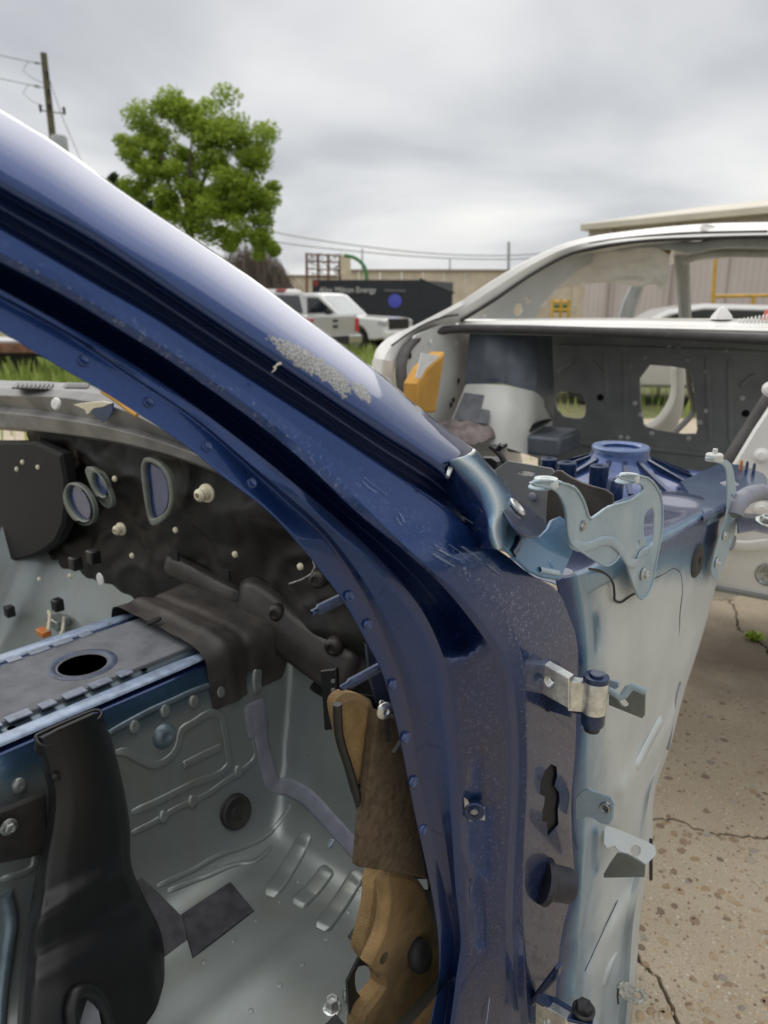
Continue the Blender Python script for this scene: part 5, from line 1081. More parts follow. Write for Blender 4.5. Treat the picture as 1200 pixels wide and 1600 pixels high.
# underside of the deck, side wall, wheel house, floor
plate('deck_underside', WC.plane('z', WC.inv(ws(900, 520, .5))[2]), [[(600, 521), (660, 520), (900, 521), (1300, 532), (1300, 524), (860, 514)]] if False else [[(.47, -.05), (.47, -1.6), (1.0, -1.6), (1.0, -.05)]], .01, M['grey_inner'], white, .001, 0, False)
plate('boot_side_wall', WC.plane('w', .0), [[(622, 600), (628, 556), (650, 524), (690, 507), (765, 500), (765, 640), (690, 720), (640, 700)]], .01, M['white_inner'], white, .001)
loft('wheel_house', [wrail([(734, 516, .52), (730, 560, .50), (726, 604, .48)]), wrail([(762, 516, .50), (757, 560, .47), (750, 600, .45)]), wrail([(800, 516, .54), (797, 560, .49), (788, 600, .46)]), wrail([(838, 516, .66), (841, 570, .58), (836, 612, .54)]), wrail([(862, 516, .95), (865, 590, .90), (866, 660, .86)])], ws, M['slate'], white, 24, 4, 1, 0,
     lambda p: (p[0], p[1], p[2] + .03 * math.sin(p[0] * .16) * (1 if 770 < p[0] < 835 else 0) * .4, 0, 0, 0))
loft('wheel_house_foot', [wrail([(728, 600, .46), (712, 640, .40), (690, 690, .34)]), wrail([(760, 600, .44), (748, 640, .38), (735, 690, .32)]), wrail([(795, 603, .45), (790, 640, .38), (778, 695, .32)]), wrail([(838, 612, .53), (832, 650, .46), (822, 710, .40)]), wrail([(864, 640, .88), (862, 680, .80), (852, 720, .70)])], ws, M['white_inner'], white, 24, 3, 1, 0)
tp = mk_plane(ws(740, 645, .375), ws(770, 645, .372) - ws(740, 645, .375), ws(742, 615, .43) - ws(740, 645, .375))
plate('sound_patch', tp, [[(727, 616), (758, 620), (752, 641), (767, 644), (764, 666), (710, 658)]], .004, M['pad_grey'], white, .001, lift=.012)
ribbon('boot_weather_strip', [ws(x, y, s) for x, y, s in catmull([(775, 706, .3), (800, 685, .4), (840, 665, .5), (860, 655, .6)], 16)], .03, Vector((-.3, -.6, .7)), M['black_plastic'], white, .01)
FZ = .52
plate('boot_floor', WC.plane('z', FZ), [[(-.05, -.1), (-.05, -1.6), (1.0, -1.6), (1.0, -.1)]], .01, M['grey_inner'], white, .001, 0, False)
fp = ws(850, 688, .55)
box('battery_tray', fp, WC.F * .12, WC.L * .10, Vector((0, 0, .035)), M['slate'], white, .012)
for x, y in ((672, 534), (640, 546), (640, 556), (712, 536), (716, 595), (708, 625), (704, 633)):
    lathe('side_hole', [(.011, .002), (.009, .003), (0, .002)], WC.on('w', -.002, x, y), -WC.L, M['black'] if y > 540 else M['label_white'], white, 12)
# pillars and inner structure seen through the rear window
plate('pillar_inner_panel', mk_plane(ws(800, 470, .95), ws(900, 400, 1.1) - ws(730, 495, .75), Vector((0, 0, 1))), [[(722, 500), (765, 474), (835, 427), (905, 392), (990, 382), (940, 402), (900, 425), (870, 450), (848, 475), (836, 500)], chaikin([(803, 484), (808, 474), (816, 474), (817, 486), (811, 493), (804, 493)], 1), chaikin([(823, 462), (829, 466), (828, 473), (822, 472)], 1), chaikin([(756, 490), (759, 488), (760, 493), (755, 494)], 1)], .01, M['white_inner'], white, .003)
tube('roof_bow', [ws(x, y, 1.5) for x, y in catmull([(1068, 408), (1090, 400), (1120, 396), (1200, 396), (1300, 394)], 16)], .035, M['grey_pale'], white, 8, flat=.5)
tube('roof_rail', [ws(x, y, 1.25) for x, y in catmull([(905, 392), (980, 384), (1050, 382), (1080, 388), (1120, 380), (1200, 379), (1300, 378)], 20)], .022, M['grey_pale'], white, 8)
plate('door_pillar', WC.plane('s', 1.9), [[(1050, 388), (1072, 388), (1074, 440), (1076, 500), (1060, 502), (1056, 440)]], .08, M['grey_pale'], white, .015)
plate('door_pillar', WC.plane('s', 2.6), [[(963, 502), (972, 470), (986, 440), (1003, 443), (994, 470), (984, 502)]], .08, M['grey_pale'], white, .015)
plate('floor_sill', WC.plane('w', -1.35), [[(.9, .25), (3.2, .25), (3.2, .42), (.9, .42)]], .12, M['white_inner'], white, .02, 0, False)
lathe('pillar_coat_hook', [(.028, 0), (.03, .02), (.018, .03), (0, .03)], ws(1038, 392, 1.3), -WC.F, M['foam_tan'], white, 14)
loft('door_opening_inner', [wrail([(1046, 572, 1.7), (1044, 620, 1.7), (1020, 655, 1.7), (990, 668, 1.7)]), wrail([(1058, 572, 1.66), (1056, 625, 1.66), (1030, 664, 1.66), (990, 678, 1.66)]), wrail([(1070, 572, 1.7), (1068, 640, 1.7), (1050, 684, 1.7), (990, 700, 1.7)])], ws, M['white_inner'], white, 16, 3, 1, .02)
tube('seat_belt', [ws(x, y, 1.5) for x, y in catmull([(1075, 575), (1078, 610), (1084, 640), (1062, 668), (1050, 680)], 16)], .03, M['black_plastic'], white, 6, flat=.25)

# ------------------------------------------------------------------ loose things in and on the white shell
blk = empty('foam_block', WC.on('w', -.2, 668, 640), 'tall ochre foam block standing inside the open boot with a white tag', 'foam block')
FP = WC.plane('w', -.20)
plate('block', FP, [[(653, 640), (654, 600), (668, 575), (690, 556), (696, 550), (691, 585), (684, 625), (682, 644), (668, 646)]], .05, M['ochre_foam'], blk, .006)
tagp = plate('paper_label', WC.plane('w', -.195), [[(659, 551), (689, 557), (677, 597), (650, 590)]], .002, M['label_white'], blk, .0004)
for k in range(9):
    t = k / 9; plate('bar_line', WC.plane('w', -.1945), [[(678 - 2 * 0 - 8 * t, 558 + 32 * t), (685 - 9 * t, 560 + 32 * t), (684.4 - 9 * t, 562 + 32 * t), (677.4 - 8 * t, 560 + 32 * t)]], .0006, M['ink'], tagp, .0001)
for k in range(5):
    t = k / 5; plate('text_line', WC.plane('w', -.1945), [[(663 - 6 * t, 556 + 32 * t), (672 - 8 * t, 558 + 32 * t), (671.6 - 8 * t, 559.4 + 32 * t), (662.6 - 6 * t, 557.4 + 32 * t)]], .0006, M['ink'], tagp, .0001)
rows = []
rc = ws(725, 672, .30)
for i in range(20):
    r = []
    for j in range(16):
        u, v = i / 19 - .5, j / 15 - .5; h = .05 * max(0, 1 - 4 * u * u) * max(0, 1 - 4 * v * v) ** .5 + .02 * mnoise.noise(Vector((u * 6, v * 6, 2)))
        r.append(rc + WC.F * (u * .28) - WC.L * (v * .26 - .02) + Vector((0, 0, h - .02)))
    rows.append(r)
tag(grid('cleaning_rag', rows, M['rag'], None, None, 1, .004), 'crumpled mauve grey rag lying in the white car boot', 'rag')
rows = []
top = catmull([(838, 440), (862, 415), (900, 402), (950, 394), (1000, 386), (1028, 388), (1046, 398)], 30); bot = catmull([(846, 482), (872, 455), (905, 446), (955, 442), (1005, 447), (1030, 440), (1046, 432)], 30)
for i in range(30):
    r = []
    for j in range(16):
        t = j / 15; x = top[i][0] * (1 - t) + bot[i][0] * t; y = top[i][1] * (1 - t) + bot[i][1] * t + (38 * max(0, t - .4) * math.exp(-((x - 1036) / 7) ** 2))
        s = 1.22 + .05 * mnoise.noise(Vector((x * .03, y * .05, 1))) + .03 * mnoise.noise(Vector((x * .1, y * .12, 5)))
        r.append(ws(x, y, s))
    rows.append(r)
tag(grid('plastic_sheet', rows, M['sheet'], None, None, 1, .0015), 'torn milky plastic sheet hanging under the white car roof', 'plastic sheet')
bk = empty('spiral_notebook', ws(1195, 505, .56), 'red spiral bound notebook lying on the white rear deck', 'notebook')
nb0 = ws(1190, 502, .58)
box('cover', nb0 + Vector((.10, .0, .006)), WC.F * .08 + Vector((0, 0, .02)), WC.L * .09, Vector((0, 0, .010)), M['red'], bk, .002)
for k in range(12):
    c_ = ws(1156 + 6 * k, 504 - .9 * k, .545); tube('coil', [c_ + (WC.F * math.cos(a * .785) + Vector((0, 0, 1)) * math.sin(a * .785)) * .011 for a in range(8)], .0022, M['label_white'], bk, 5, True)
tag(lathe('paper_scrap', [(.035, 0), (.03, .012), (.012, .035), (0, .04)], ws(1127, 499, .58), (0, 0, 1), M['label_white'], None, 7, 20), 'small crumpled white paper scrap on the white rear deck', 'paper')

# panel joints on the white quarter and roof edge
for pts in ([(612, 540, .06), (640, 520, .2), (672, 503, .33), (700, 494, .42), (716, 492, .47)], [(905, 383, 1.06), (960, 374, 1.1), (1040, 366, 1.12), (1200, 361, 1.12)]):
    tube('panel_joint', [ws(p[0], p[1], p[2] - .03) for p in catmull(pts, 24)], .0035, M['seal'], white, 5)
# ------------------------------------------------------------------ things far behind
def bg(px, py, Y): d = ray(px, py); return EYE + d * (Y / d.y)
def gx(px, Y): return bg(px, 480, Y).x
UP = Vector((0, 0, 1))
# --- large green tree
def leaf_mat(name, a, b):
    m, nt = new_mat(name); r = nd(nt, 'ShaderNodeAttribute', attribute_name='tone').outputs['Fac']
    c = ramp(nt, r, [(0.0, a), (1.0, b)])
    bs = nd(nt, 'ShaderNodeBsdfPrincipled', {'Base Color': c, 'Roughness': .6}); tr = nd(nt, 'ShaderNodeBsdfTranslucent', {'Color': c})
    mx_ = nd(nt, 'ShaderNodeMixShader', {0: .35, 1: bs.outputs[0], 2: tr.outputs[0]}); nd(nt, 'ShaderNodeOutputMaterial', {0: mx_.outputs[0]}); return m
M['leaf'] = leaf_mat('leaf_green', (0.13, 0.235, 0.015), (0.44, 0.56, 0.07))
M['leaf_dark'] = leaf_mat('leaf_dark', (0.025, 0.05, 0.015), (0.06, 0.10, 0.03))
M['grass_blade'] = leaf_mat('grass_blade', (0.17, 0.26, 0.04), (0.42, 0.50, 0.14))
M['twig'] = simple('twig', (0.17, 0.135, 0.115), .9)
M['bark'] = simple('bark', (0.10, 0.085, 0.065), .9, 0, .3, 6)
def leaves(clumps, per, size, seed, tone=None):
    rnd = random.Random(seed); V, Fc, T = [], [], []
    for c, rad in clumps:
        ct = rnd.random()
        for _ in range(per):
            d = Vector((rnd.gauss(0, 1), rnd.gauss(0, 1), rnd.gauss(0, 1))).normalized() * (rad * rnd.random() ** .45); d.z *= .75
            p = Vector(c) + d; a = Vector((rnd.gauss(0, 1), rnd.gauss(0, 1), rnd.gauss(0, .6))).normalized(); b = a.cross(Vector((rnd.gauss(0, 1), rnd.gauss(0, 1), rnd.gauss(0, 1)))).normalized()
            s = size * rnd.uniform(.6, 1.3); n = len(V)
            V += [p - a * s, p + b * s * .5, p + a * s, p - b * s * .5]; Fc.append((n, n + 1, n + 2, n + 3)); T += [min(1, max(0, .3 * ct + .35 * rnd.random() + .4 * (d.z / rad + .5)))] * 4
    return V, Fc, T
def tree(px, Y, lobes, per, size, seed, label, mleaf, trunk_r, forks, name='broadleaf_tree'):
    base = Vector((gx(px, Y), Y, -.08)); t = empty(name, base, label, 'tree'); rnd = random.Random(seed); cl_ = []
    for lx, ly, lr, n in lobes:
        c = bg(lx, ly, Y); R_ = lr / FPX * Y
        for _ in range(n):
            d = Vector((rnd.gauss(0, 1), rnd.gauss(0, 1), rnd.gauss(0, 1))).normalized() * R_ * rnd.uniform(.35, 1.0); cl_.append((c + d, R_ * rnd.uniform(.38, .62)))
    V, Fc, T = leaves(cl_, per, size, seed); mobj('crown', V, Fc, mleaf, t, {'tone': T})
    top = bg(*forks[0], Y); tr = tube('trunk', [base, base.lerp(top, .4) + Vector((.1, 0, 0)), base.lerp(top, .8), top], [trunk_r * 1.3, trunk_r, trunk_r * .85, trunk_r * .5], M['bark'], t, 10)
    for fx in forks[1:]:
        e = bg(*fx, Y + rnd.uniform(-1, 1)); s_ = base.lerp(top, rnd.uniform(.62, .85)); tube('limb', [s_, s_.lerp(e, .5) + Vector((0, 0, .3)), e], [trunk_r * .5, trunk_r * .35, trunk_r * .12], M['bark'], tr, 7)
    return t
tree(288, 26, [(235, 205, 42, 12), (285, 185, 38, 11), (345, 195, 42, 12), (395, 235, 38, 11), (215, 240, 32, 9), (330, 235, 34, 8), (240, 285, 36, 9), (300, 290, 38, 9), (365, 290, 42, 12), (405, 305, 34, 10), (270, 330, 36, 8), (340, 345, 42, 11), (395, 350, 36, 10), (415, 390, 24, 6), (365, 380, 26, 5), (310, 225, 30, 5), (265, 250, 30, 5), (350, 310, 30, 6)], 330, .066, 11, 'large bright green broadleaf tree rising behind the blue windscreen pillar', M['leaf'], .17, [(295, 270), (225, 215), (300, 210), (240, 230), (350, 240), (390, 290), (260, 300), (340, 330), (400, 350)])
tree(186, 48, [(182, 292, 16, 8), (195, 310, 20, 7), (225, 330, 20, 6), (250, 345, 22, 7)], 70, .2, 12, 'small dark tree half hidden beside the large green tree', M['leaf_dark'], .15, [(186, 300), (180, 290), (200, 300)])
# bare brown shrubs
def shrub(px0, px1, y0, Y, n, seed, label):
    rnd = random.Random(seed); V, Fc = [], []; b0 = Vector((gx((px0 + px1) / 2, Y), Y, -.08)); sh = empty('bare_shrub', b0, label, 'shrub')
    for _ in range(n):
        px = rnd.uniform(px0, px1); env = math.sin(math.pi * (px - px0) / (px1 - px0)) ** .5; e = bg(px, 480 - (480 - y0) * env * rnd.uniform(.45, 1.05), Y + rnd.uniform(-1, 1)); s_ = Vector((e.x + rnd.gauss(0, .35), e.y + rnd.gauss(0, .3), max(-.05, e.z - rnd.uniform(.7, 2.0))))
        r_ = .018; a = Vector((r_, 0, 0)); b = Vector((0, r_, 0)); k = len(V); V += [s_ - a, s_ + a, s_ + b, e]; Fc += [(k, k + 1, k + 3), (k + 1, k + 2, k + 3), (k + 2, k, k + 3)]
    mobj('twigs', V, Fc, M['twig'], sh)
    tube('stem', [b0, b0 + Vector((0, 0, .9))], .06, M['bark'], sh, 6)
shrub(318, 460, 375, 30, 2600, 3, 'leafless brown shrub under the large green tree')
# --- utility pole
M['pole_wood'] = simple('weathered_pole', (0.15, 0.135, 0.085), .9, 0, .25, 8)
M['grey_metal'] = simple('grey_metal', (0.40, 0.41, 0.42), .5, .3)
M['wire'] = simple('wire', (0.12, 0.12, 0.13), .6)
Y = 34; pb = Vector((bg(65, 84, Y).x, Y, -.08)); pole = empty('utility_pole', pb, 'wooden utility pole with transformer and crossing wires left of the tree', 'utility pole')
ptop = bg(68, 83, Y); tube('post', [pb, ptop], [.19, .13], M['pole_wood'], pole, 12)
for y0, y1 in ((100, 96), (137, 132)):
    a, b = bg(69, y0, Y), bg(44, y1, Y - .3); tube('insulator', [a, a.lerp(b, .3), a.lerp(b, .32), a.lerp(b, .6), a.lerp(b, .62), a.lerp(b, 1)], [.02, .02, .055, .055, .02, .02], M['grey_metal'], pole, 8)
    tube('line_wire', [b, bg(-60, y1 - 22, Y - 2)], .014, M['wire'], pole, 5)
    tube('jumper_wire', [b] + [bg(x, y, Y) for x, y in ((36, y1 + 14), (50, y1 + 26), (68, y1 + 34))], .011, M['wire'], pole, 5)
tube('cross_bracket', [bg(63, 172, Y), bg(80, 175, Y), bg(99, 177, Y)], .03, M['grey_metal'], pole, 6)
for x, y in ((63, 168), (100, 172), (77, 165), (76, 142), (74, 115)): lathe('insulator', [(.03, -.18), (.06, -.1), (.05, 0), (.075, .05), (.04, .12), (0, .13)], bg(x, y, Y - .15), (0, 0, 1), M['dark_steel'], pole, 10)
tc_ = bg(94, 232, Y - .3); lathe('transformer', [(.32, -.55), (.34, -.5), (.34, .4), (.30, .48), (.1, .55), (0, .56)], tc_, (0, 0, 1), M['grey_metal'], pole, 18)
tube('guy_wire', [bg(75, 118, Y), bg(100, 190, Y), bg(127, 252, Y)], .014, M['wire'], pole, 5)
# --- overhead lines far behind
tel = empty('overhead_lines', Vector((gx(793, 60), 60, -.08)), 'thin grey pole carrying long overhead lines above the beige wall', 'power lines')
for pts in ([(300, 330), (445, 366), (560, 384), (690, 397), (793, 399), (900, 392), (1250, 350)], [(300, 352), (445, 380), (560, 393), (690, 403), (793, 405), (930, 398)]):
    tube('wire', [bg(x, y, 60) for x, y in catmull(pts, 40)], .045, M['wire_pale'] if 'wire_pale' in M else M['grey_metal'], tel, 5)
tube('post', [Vector((gx(795, 60), 60, -.08)), bg(795, 378, 60)], .11, M['grey_metal'], tel, 8)
for x, yt, Yp in ((566, 388, 70), (703, 405, 75)):
    q = Vector((gx(x, Yp), Yp, -.08)); tag(tube('light_pole', [q, bg(x, yt, Yp)], [.1, .07], M['grey_metal'], None, 8), 'slim grey light pole over the ' + ('rusty rack' if x < 600 else 'far middle of the beige wall'), 'light pole')
# --- long beige wall of panels
M['beige'] = simple('beige_wall', (0.74, 0.64, 0.50), .85, 0, .12, 1.2, .2, 30, dirt=(0.5, 0.43, 0.36), dirt_amt=.5)
M['beige_dark'] = simple('beige_coping', (0.34, 0.29, 0.23), .85)
Y = 55; wl = empty('boundary_wall', Vector((gx(650, Y), Y, -.08)), 'long low beige panelled wall across the far background', 'wall')
xs = [gx(p, Y) for p in range(330, 990, 33)]
for i, (a, b) in enumerate(zip(xs, xs[1:])):
    zt = bg(600, 424 if i > 5 else 432, Y).z
    box('panel', ((a + b) / 2, Y + .02 * (i % 2), zt / 2 - .04), ((b - a) / 2 - .02, 0, 0), (0, .12, 0), (0, 0, zt / 2 + .03), M['beige'], wl)
box('coping', ((xs[6] + xs[-1]) / 2, Y - .05, bg(600, 424, Y).z + .06), ((xs[-1] - xs[6]) / 2, 0, 0), (0, .2, 0), (0, 0, .07), M['beige_dark'], wl)
box('coping', ((xs[0] + xs[6]) / 2, Y - .05, bg(600, 432, Y).z + .04), ((xs[6] - xs[0]) / 2 - .02, 0, 0), (0, .18, 0), (0, 0, .06), M['beige_dark'], wl)
# --- rusty rack with pale end post and green arch
M['rust'] = simple('rust', (0.24, 0.12, 0.075), .9, 0, .3, 8)
M['green_paint'] = simple('green_paint', (0.06, 0.26, 0.10), .6)
Y = 48; rk = empty('storage_rack', Vector((gx(515, Y), Y, -.08)), 'tall rusty steel rack standing in front of the beige wall', 'rack')
for x in (479, 497, 513, 531): tube('post', [Vector((gx(x, Y), Y, -.08)), bg(x, 395 + (x - 479) * .06, Y)], .09, M['rust'], rk, 6)
for y in (397, 408, 420, 432): tube('rail', [bg(478, y, Y), bg(532, y + 2, Y)], .05, M['rust'], rk, 6)
rnd = random.Random(4)
for k in range(60):
    x, y = rnd.uniform(480, 530), rnd.uniform(400, 432); tube('scrap_rod', [bg(x, y, Y - .3), bg(x + rnd.uniform(-7, 7), y - rnd.uniform(2, 9), Y + .3)], .025, M['twig'], rk, 4)
box('end_panel', (gx(541, Y), Y, bg(541, 414, Y).z), (.32, 0, 0), (0, .2, 0), (0, 0, bg(541, 398, Y).z - bg(541, 414, Y).z), M['beige'], rk)
tag(tube('green_arch', [bg(x, y, 47) for x, y in catmull([(538, 399), (552, 402), (562, 408), (570, 418), (573, 430)], 14)] + [Vector((gx(574, 47), 47, 0))], .11, M['green_paint'], None, 8), 'curved green pipe arch beside the rusty rack', 'pipe')
# --- black enclosed trailer
M['trailer'] = simple('charcoal_trailer', (0.022, 0.024, 0.032), .5, 0, .15, 3)
M['trailer_grey'] = simple('trailer_nose', (0.13, 0.13, 0.145), .5)
M['logo_blue'] = simple('logo_blue', (0.09, 0.11, 0.62), .5)
Y = 30; tl = empty('enclosed_trailer', Vector((gx(597, Y), Y + 1, -.08)), 'black enclosed cargo trailer with white lettering behind the pickups', 'trailer')
TPl = (Vector((0, Y, 0)), Vector((1, 0, 0)), UP, Vector((0, -1, 0)))
plate('body', TPl, [[(488, 437), (658, 437), (707, 457), (707, 512), (488, 514)]], 2.3, M['trailer'], tl, .02)
plate('nose_roof', mk_plane(bg(683, 447, Y), bg(707, 456, Y) - bg(658, 436, Y), Vector((0, 1, .0))), [[(-.75, -.02), (.75, -.02), (.75, 2.3), (-.75, 2.3)]], .05, M['trailer_grey'], tl, .01, 0, False)
plate('nose_roof_trim', (Vector((0, Y + 2.0, 0)), Vector((1, 0, 0)), UP, Vector((0, -1, 0))), [[(655, 438), (708, 441), (708, 460)]], .05, M['trailer_grey'], tl, .01)
plate('awning', (Vector((0, Y - .06, 0)), Vector((1, 0, 0)), UP, Vector((0, -1, 0))), [[(600, 452), (634, 453), (634, 457), (600, 456)]], .06, M['trailer_grey'], tl, .01)
lathe('round_logo', [(.27, 0), (.27, .02), (.10, .02), (.09, .025), (.06, .025), (.055, .02), (0, .02)], bg(617, 470, Y - .01), (0, -1, 0), M['logo_blue'], tl, 28)
plate('red_mark', (Vector((0, Y - .02, 0)), Vector((1, 0, 0)), UP, Vector((0, -1, 0))), [[(489, 439), (498, 440), (496, 446), (492, 448)]], .02, M['red'], tl, .002)
cu = bpy.data.curves.new('lettering', 'FONT'); cu.body = 'Alex Milton Energy'; cu.size = .42; cu.extrude = .006
to = bpy.data.objects.new('lettering', cu); COL.objects.link(to); bpy.context.view_layer.update()
tme = bpy.data.meshes.new_from_object(to.evaluated_get(bpy.context.evaluated_depsgraph_get())); bpy.data.objects.remove(to)
wd_ = max(v.co.x for v in tme.vertices); sc_ = (gx(587, Y) - gx(499, Y)) / wd_; p0 = bg(499, 457, Y - .02)
for v in tme.vertices: v.co = (p0.x + v.co.x * sc_, Y - .02 - v.co.z, p0.z + v.co.y * sc_ * 1.05)
lt = bpy.data.objects.new('lettering', tme); COL.objects.link(lt); tme.materials.clear(); tme.materials.append(M['label_white']); adopt(lt, tl)
for x in (560, 578): lathe('wheel', [(.36, -.1), (.37, 0), (.3, .1), (0, .1)], Vector((gx(x, Y), Y - .05, .30)), (0, -1, 0), M['rubber'], tl, 18)
# --- pickups
M['glass'] = simple('dark_glass', (0.02, 0.024, 0.028), .08, 0, .1, 3, .02, 50, coat=.6)
M['glass_pale'] = simple('pale_glass', (0.22, 0.27, 0.28), .08, 0, .1, 3, .02, 50, coat=.6)
M['silver'] = simple('silver_paint', (0.52, 0.52, 0.51), .3, .4, .05, 2, .03, 200, coat=.8)
M['truck_white'] = simple('truck_white', (0.80, 0.80, 0.79), .3, 0, .03, 2, .03, 200, coat=.8)
M['lamp_red'] = simple('lamp_red', (0.55, 0.015, 0.02), .2, 0, .1, 20, coat=1)
M['chrome'] = simple('chrome', (0.6, 0.6, 0.6), .2, .9)
M['lamp_clear'] = simple('lamp_clear', (0.6, 0.62, 0.62), .12, .3, coat=1)
def pickup(o, deg, paint, label, H=1.92, ice=True, group=None):
    fr = Frame(o, deg, -.05); t = empty('pickup_truck', fr.P(0, 0, 0), label, 'pickup truck', 'pickups parked on the grass')
    sd = lambda w_: (fr.P(0, w_, 0), fr.F, UP, fr.L)
    def prof(name, loop, half, m, bev, parent=t):
        # centred block of a side profile
        e = fr.P(0, half, 0); s_ = -half if (fr.L.dot(EYE - fr.P(0, 0, 0)) < 0) else half
        return plate(name, (fr.P(0, s_, 0), fr.F, UP, fr.L), [loop], 2 * half, m, parent, bev, 0, False, smooth=30)
    def arch(c, r_): return [(c + r_ * math.cos(a), .42 + max(0, r_ * math.sin(a))) for a in [math.pi * k / 8 for k in range(9)]]
    ar = arch(-1.85, .47)[::-1]; af = arch(1.85, .47)[::-1]
    k = H / 1.92
    body = [(-2.92, .56), (-2.92, 1.02), (-2.85, 1.20 * k), (1.15, 1.20 * k), (2.45, 1.14 * k), (2.80, 1.06), (2.92, .92), (2.92, .48), (2.6, .42)] + af[::-1] + [(.9, .40), (-.9, .40)] + ar[::-1] + [(-2.6, .48)]
    b = prof('body', body, .98, paint, .05)
    cab = prof('cab', [(-1.02, 1.16 * k), (-.92, 1.72 * k), (-.78, H - .03), (-.5, H), (.25, H), (.5, H - .05), (1.32, 1.18 * k)], .82, paint, .07)
    for w_ in (.825, -.825):
        near = w_ if True else w_; pl_ = (fr.P(0, near * 1.006, 0), fr.F, UP, fr.L)
        for lp in ([(-.84, 1.25 * k), (-.76, 1.74 * k), (-.10, 1.78 * k), (-.10, 1.25 * k)], [(-.02, 1.25 * k), (-.02, 1.78 * k), (.42, 1.76 * k), (1.02, 1.27 * k)]):
            ob = plate('side_window', pl_, [lp], .012, M['glass'], cab, .003, 0, False)
        for lp in ((.0, .82), (-.30, .82)): box('door_handle', fr.P(lp[0], w_ * 1.2, 1.08), fr.F * .09, fr.L * .012, UP * .018, M['dark_steel'], b, .004)
        box('mirror', fr.P(.95, w_ * 1.30, 1.30 * k), fr.F * .06, fr.L * .10, UP * .09, M['dark_steel'], cab, .02)
        for s_ in (1.85, -1.85):
            wlm = lathe('wheel', [(.0, .02), (.2, .03), (.24, .05), (.25, .03), (.33, .05), (.38, .03), (.39, -.08), (.37, -.2)], fr.P(s_, w_ * 1.12, .39), fr.L * w_, M['rubber'], t, 24)
            lathe('rim', [(.235, .025), (.22, .06), (.1, .045), (.05, .06), (0, .06)], fr.P(s_, w_ * 1.12, .39), fr.L * w_, M['chrome'], wlm, 18)
        box('tail_lamp', fr.P(-2.86, w_ * 1.10, .93), fr.F * .075, fr.L * .085, UP * .19, M['lamp_red'], t, .015)
        box('headlamp', fr.P(2.80, w_ * 1.02, .93), fr.F * .13, fr.L * .14, UP * .09, M['lamp_clear'], t, .02)
    ws_ = mk_plane(fr.P(.92, 0, (1.18 * k + H - .05) / 2) , fr.L, fr.F * -.82 + UP * (H - .05 - 1.18 * k)); nq = ws_[3] if ws_[3].dot(fr.F) > 0 else -ws_[3]
    rg = lambda name, s0, z0, s1, z1, hw0, hw1, m: mobj(name, [fr.P(s0, -hw0, z0), fr.P(s0, hw0, z0), fr.P(s1, hw1, z1), fr.P(s1, -hw1, z1)], [(0, 1, 2, 3)], m, cab)
    rg('windscreen', 1.285, 1.22 * k, .545, H - .07, .76, .68, M['glass_pale'])
    rg('rear_window', -1.025, 1.24 * k, -.935, 1.74 * k, .66, .60, M['glass'])
    box('brake_lamp', fr.P(-.84, 0, H - .04), fr.F * .04, fr.L * .16, UP * .025, M['lamp_red'], cab, .006)
    tg = box('tailgate', fr.P(-2.93, 0, .92), fr.F * .02, fr.L * .80, UP * .26, paint, t, .02); box('handle', fr.P(-2.955, 0, 1.05), fr.F * .012, fr.L * .10, UP * .035, M['dark_steel'], tg, .008); box('badge', fr.P(-2.955, 0, .9), fr.F * .006, fr.L * .10, UP * .04, M['dark_steel'], tg, .01)
    bp_ = box('rear_bumper', fr.P(-2.99, 0, .55), fr.F * .09, fr.L * .95, UP * .12, M['chrome'], t, .03); box('bumper_step', fr.P(-3.075, 0, .55), fr.F * .02, fr.L * .40, UP * .11, M['rubber'], bp_, .01)
    gl = box('grille', fr.P(2.91, 0, .90), fr.F * .03, fr.L * .70, UP * .17, M['black_plastic'], t, .02)
    for z_ in (.82, .90, .98): box('grille_bar', fr.P(2.945, 0, z_), fr.F * .012, fr.L * .66, UP * .014, M['dark_steel'], gl)
    box('front_bumper', fr.P(2.95, 0, .55), fr.F * .09, fr.L * .96, UP * .13, paint, t, .03)
    return t
pickup((-3.58, 22.0), -50, M['silver'], 'silver pickup seen from behind with red tail lamp and dark rear window')
pickup((-2.1, 25.0), 118, M['truck_white'], 'white pickup facing right in front of the black trailer', 1.86)
